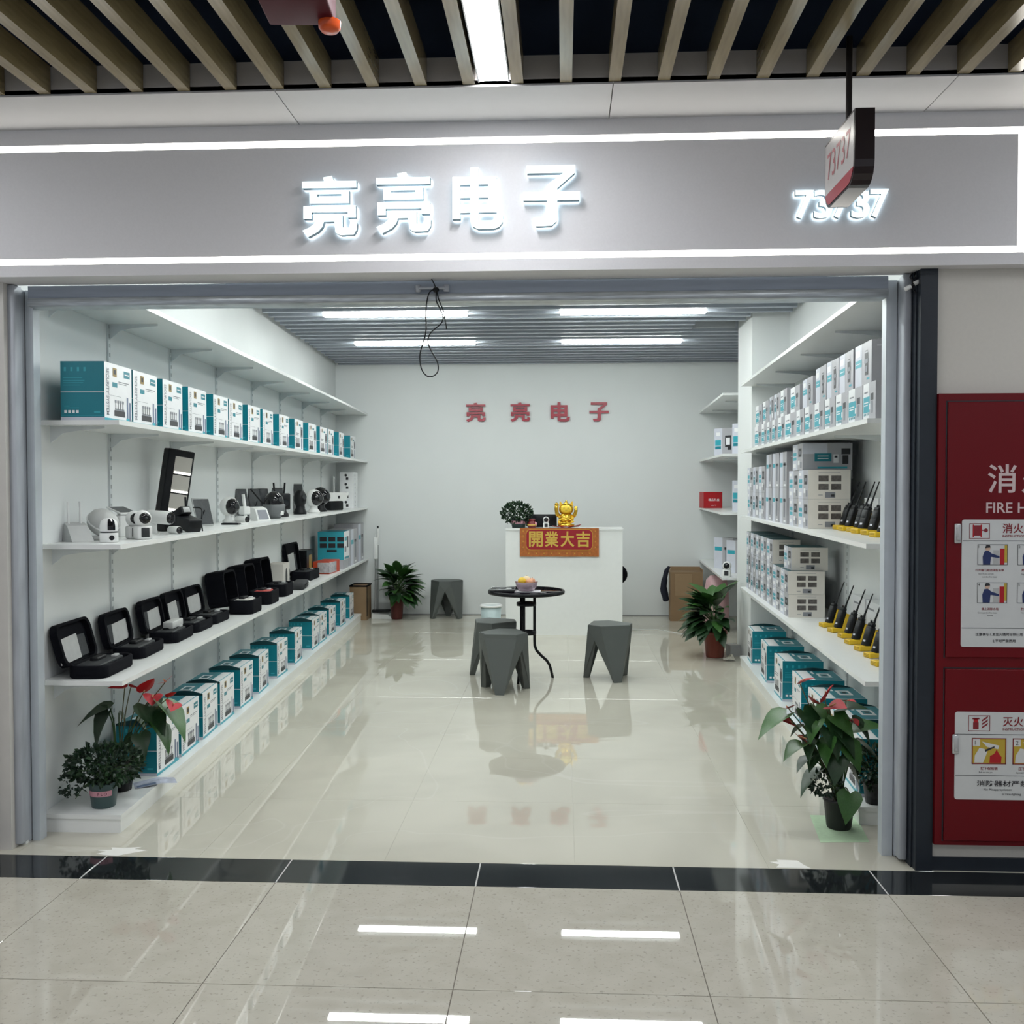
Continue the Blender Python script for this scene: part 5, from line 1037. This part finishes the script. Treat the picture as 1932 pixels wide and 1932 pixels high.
MB().rbox(-.05,.05,-.06,.06,.06,.20,.012).build('body', black, e); MB().lathe([(0,0),(.06,0),(.06,.02),(.03,.06),(.03,.065)],16).build('foot', black, e); MB().cyl((.05,0,.12),(.06,0,.12),.03).build('lens', black_gloss, e)
for y in (-.05,.05): MB().cyl((-.03,y,.19),(-.03,y*1.2,.29),.008).build('aerial', black, e)
solar_panel((-2.545, 8.72, Z), math.radians(-25), .24, .25, 'wide black solar panel standing behind the camera with two aerials', 12, black)
e = empty('upright_camera', (-2.43, 9.02, Z), math.radians(-35), 'black upright egg shaped camera on the camera shelf', 'camera')
MB().ell((0,0,.145), (.06,.062,.085)).build('head', black, e); MB().lathe([(0,0),(.06,0),(.06,.02),(.04,.06),(.04,.08)],16).build('foot', black, e); MB().cyl((.05,0,.16),(.066,0,.162),.025).build('lens', dgrey, e)
solar_panel((-2.585, 9.62, Z), math.radians(-30), .14, .29, 'tall narrow grey solar panel by the wall', 9, grey_pl)
ball_cam((-2.41, 9.45, Z), math.radians(-35), 1.9, 'white cupped camera with black ball near the shelf end', white_pl, black_gloss)
ball_cam((-2.46, 9.92, Z), math.radians(-35), 2.05, 'all black ball camera near the shelf end', black, black_gloss)
e = empty('wifi_router', (-2.475, 10.50, Z), math.radians(-30), 'white router with thin aerials on a black base near the shelf end', 'router')
MB().rbox(-.06,.07,-.10,.10,.0,.10,.012).build('base', black, e); MB().add([(-.07,-.13,.10),(.08,-.13,.10),(.08,.13,.10),(-.07,.13,.10),(-.09,-.15,.19),(.10,-.15,.19),(.10,.15,.19),(-.09,.15,.19)], [(3,2,1,0),(4,5,6,7),(0,1,5,4),(1,2,6,5),(2,3,7,6),(3,0,4,7)]).build('case', white_pl, e)
MB().box(.089,.0925,-.01,.02,.125,.165).build('mark', ink, e)
for y in (-.1,.08): MB().cyl((-.05,y,.19),(-.06,y*1.1,.36),.006).build('aerial', white_pl, e)
for k in range(4):
    e = empty('small_white_box', (-2.46, 11.62, Z+.105*k), AL, ['bottom','second from bottom','second from top','top'][k]+' small white box stacked at the far end of camera shelf', 'box', 'white boxes at the far end of the camera shelf')
    MB().box(-.16, 0, -.15, .15, 0, .104).build('carton', carton_w, e); q = MB(); q.cyl((.0005,-.05,.07),(.001,-.05,.07),.016,n=10).quad((.0006,-.06,.02),(.0006,-.03,.02),(.0006,-.03,.035),(.0006,-.06,.035)); q.quad((-.06,-.1505,.015),(-.09,-.1505,.015),(-.09,-.1505,.045),(-.06,-.1505,.045)).cyl((-.09,-.1505,.07),(-.09,-.151,.07),.016,n=10); q.build('print', ink, e, kind='stuff')
# ================================================================== left lowest shelf: open cases
Z = ZS[3]+.0005
paper_m = mat('white leaflet', (.62,.63,.62), .7, vary=.1, vscale=30); mesh_m = mat('grey mesh pocket', (.06,.065,.07), .8, vary=.3, vscale=80)
def open_case(y, w, lab, depth=.19, lid=.235, lid_t=.035, tilt=22, content=None, paper=1, hb=.072, off=.02):
    """zip case, hinge at the wall side; origin at hinge"""
    x = LF(y)-off-depth; e = empty('open_case', (x, y, Z), AL+random.uniform(-.03, .03), lab, 'case', 'open black cases on the left lowest shelf')
    Q = rounded(0, depth, -w/2, w/2, .045, 5, True); Qi = [(depth/2+(a-depth/2)*.86, b_*.92) for a, b_ in Q]; nq = len(Q); sh = MB(); sh.prism(Q, .006, .014)
    for i in range(nq):
        j = (i+1) % nq; a, b_, c_, d_ = Q[i], Q[j], Qi[i], Qi[j]; m_ = lambda t, s_: (depth/2+(t[0]-depth/2)*s_, t[1]*s_)
        sh.add([(*m_(a, .96), 0), (*m_(b_, .96), 0), (*a, .012), (*b_, .012), (*a, hb-.006), (*b_, hb-.006), (*m_(a, .975), hb), (*m_(b_, .975), hb), (*c_, hb-.002), (*d_, hb-.002), (*c_, .014), (*d_, .014)], [(0,1,3,2),(2,3,5,4),(4,5,7,6),(6,7,9,8),(8,9,11,10)], 0, True)
    sh.build('shell', black_soft, e)
    M = Matrix.Translation((0.002, 0, .05)) @ Matrix.Rotation(math.radians(-tilt), 4, 'Y')
    P = rounded(-w/2, w/2, 0, lid, .05, 4, True)
    MF = M @ Matrix(((0, 0, 1, 0), (1, 0, 0, 0), (0, 1, 0, 0), (0, 0, 0, 1)))
    l = MB().prism(P, -lid_t, -lid_t+.01, M=MF); 
    Pi = [(a*.88, lid/2+(b_-lid/2)*.88) for a, b_ in P]; n = len(P)
    for i in range(n):
        j = (i+1) % n; o = [(P[i][0], P[i][1]), (P[j][0], P[j][1])]; q = [(Pi[i][0], Pi[i][1]), (Pi[j][0], Pi[j][1])]
        l.add([(*o[0], -lid_t+.01), (*o[1], -lid_t+.01), (*o[1], 0), (*o[0], 0), (*q[0], -lid_t+.01), (*q[1], -lid_t+.01), (*q[1], 0), (*q[0], 0)], [(0,1,2,3),(3,2,6,7),(7,6,5,4)], 0, False, MF)
    l.build('lid', black_soft, e)
    if paper != 0:
        MB().prism([(-w*.36, lid*.12), (w*.36, lid*.12), (w*.36, lid*.62), (-w*.36, lid*.66)], -lid_t+.0105, -lid_t+.013, M=MF).build('mesh_pocket', mesh_m, e)
        a = .08*random.uniform(-1, 1); pw = w*.30*paper
        MB().prism([(-pw+a, lid*.08), (pw+a, lid*.10), (pw*1.05+a, lid*.68), (-pw*.85+a, lid*.64)], -lid_t+.014, -lid_t+.016, M=MF).build('leaflet', paper_m, e)
    c = content or ['dark', 'silver']
    MB().rbox(.03, depth-.035, -w/2+.035, w/2-.06, .014, hb*.92+.006, .008).build('foam_tray', dgrey if c[0] == 'dark' else mat(c[0]+' contents', {'red': (.45,.06,.05), 'white': (.60,.58,.55)}[c[0]], .6, vary=.5, vscale=60), e)
    MB().rbox(.05, .09, -.05, .06, hb*.9, hb*.9+.022, .006).build('device', black, e); MB().rbox(depth-.075, depth-.05, w/2-.12, w/2-.07, hb*.9, hb*.9+.016, .004).build('clip', grey_pl, e)
    return e
open_case(4.60, .37, 'first open black case from the entrance, with grey leaflet in its lid', depth=.18, off=.10, tilt=15, lid=.205, hb=.06)
open_case(5.10, .35, 'second open black case from the entrance, crumpled paper in its lid', depth=.17, off=.12, tilt=11, lid=.185, hb=.058)
e = open_case(5.60, .34, 'third open black case from the entrance, holding two card strips', content=['dark', 1], depth=.17, off=.12, tilt=11, lid=.19, hb=.062); MB().rbox(.05, .11, -.05, .14, .064, .105, .006).build('white_carton', paper_m, e)
open_case(5.98, .32, 'fourth open black case from the entrance, pale pocket in its lid', paper=.8, off=.12, depth=.17, tilt=11, lid=.195, hb=.06)
open_case(6.34, .32, 'fifth open black case from the entrance, printed white sheet in its lid', paper=1.25, off=.12, depth=.17, tilt=11, lid=.19, hb=.06)
open_case(6.82, .28, 'sixth open black case, deep lid and white contents', lid_t=.13, lid=.25, content=['white', 1], tilt=8, hb=.10, paper=.7, off=.02, depth=.17)
open_case(7.38, .28, 'seventh open black case, deep lid and red contents', lid_t=.13, lid=.25, content=['red', 1], tilt=8, hb=.10, paper=.7, off=.03, depth=.17)
open_case(7.90, .30, 'eighth open black case, deep lid, before the white carton', lid_t=.13, lid=.26, tilt=8, hb=.10, paper=.8, off=.04, depth=.17)
e = empty('white_carton', (LF(8.45)-.18, 8.40, Z), AL, 'white carton with a dark oval print between the last cases', 'box'); MB().box(-.14, 0, -.12, .12, 0, .22).build('body', cream_carton, e); MB().prism([(.035*math.cos(k*math.pi/6), .11+.07*math.sin(k*math.pi/6)) for k in range(12)], .0004, .001, M=frame((0,0,0),(0,1,0),(0,0,1))).build('oval_print', ink, e)
e = empty('soft_pouch', (LF(8.45)-.08, 8.47, Z), AL+.1, 'soft dark grey pouch lying at the shelf edge', 'pouch'); MB().rbox(-.06, .06, -.20, .18, 0, .06, .02).build('bag', mat('charcoal cloth', (.03,.032,.035), .8), e); MB().rbox(.05, .068, .10, .15, .02, .05, .006).build('clip', white_pl, e); MB().tube([(.061,-.18,.04),(.064,0,.045),(.061,.16,.04)], .004, 6).build('zip', black, e)
open_case(9.25, .46, 'farthest open black case, wide, with grey mesh pocket', lid=.30, tilt=8, hb=.09, off=.11, depth=.18)
e = empty('black_box', (LF(9.7)-.25, 9.70, Z), AL, 'tall black carton behind the farthest open case', 'box'); MB().box(-.11, 0, -.15, .15, 0, .25).build('body', black, e); MB().quad((.001,-.05,.05),(.001,.1,.05),(.001,.1,.2),(.001,-.05,.2)).build('front_print', gold_ink, e)
e = empty('red_box', (LF(10.0)-.05, 9.98, Z), AL-.1, 'orange red box with clear bag in front of the teal box', 'box'); MB().rbox(-.17, 0, -.20, .18, 0, .125, .003, seg=1, sm=False).build('carton', mat('orange red card', (.50,.055,.02), .45), e); MB().rbox(-.12, .006, -.208, .05, .01, .115, .006).build('plastic_bag', mat('crinkled film', (.42,.40,.42), .25, vary=.4, vscale=40), e)
e = empty('teal_box', (LF(10.5)-.02, 10.52, Z), AL, 'bright teal box with rows of small pictures, far end of left lowest shelf', 'box'); MB().box(-.28, 0, -.17, .17, .10, .40, 0, ms=[TEA, TEA, TEL, WHT, TEL, TEA]).box(-.27, -.01, -.165, .165, 0, .0995, GRY).build('carton', BOXM, e)
q = MB(); o, U, V, fw, fh = face_frame(.28, .34, .40, 'near'); decal(q, o, U, V, fw, fh, [(.08+.33*i, .34+.33*i, .74-.17*j, .86-.17*j, INK) for i in range(3) for j in range(2)]+[(.34,.72,.46,.52,INK)]); o, U, V, fw, fh = face_frame(.28, .34, .40, 'front'); decal(q, o, U, V, fw, fh, [(.1,.4,.45,.6,ING),(.55,.8,.55,.85,INK),(.1,.5,.75,.85,TEL),(.1,.9,.26,.32,TEA)]); q.build('print', BOXM, e, kind='stuff')
for i, (y, d, h) in enumerate([(11.06, .26, .40), (11.58, .28, .44)]):
    sbox('t', d, .40, h, 'grey', y, ZS[3], .03, ['grey tower box right of the teal box on left lowest shelf','grey tower box at the far end of left lowest shelf'][i], 'tower boxes on the left lowest shelf', LF, -1)
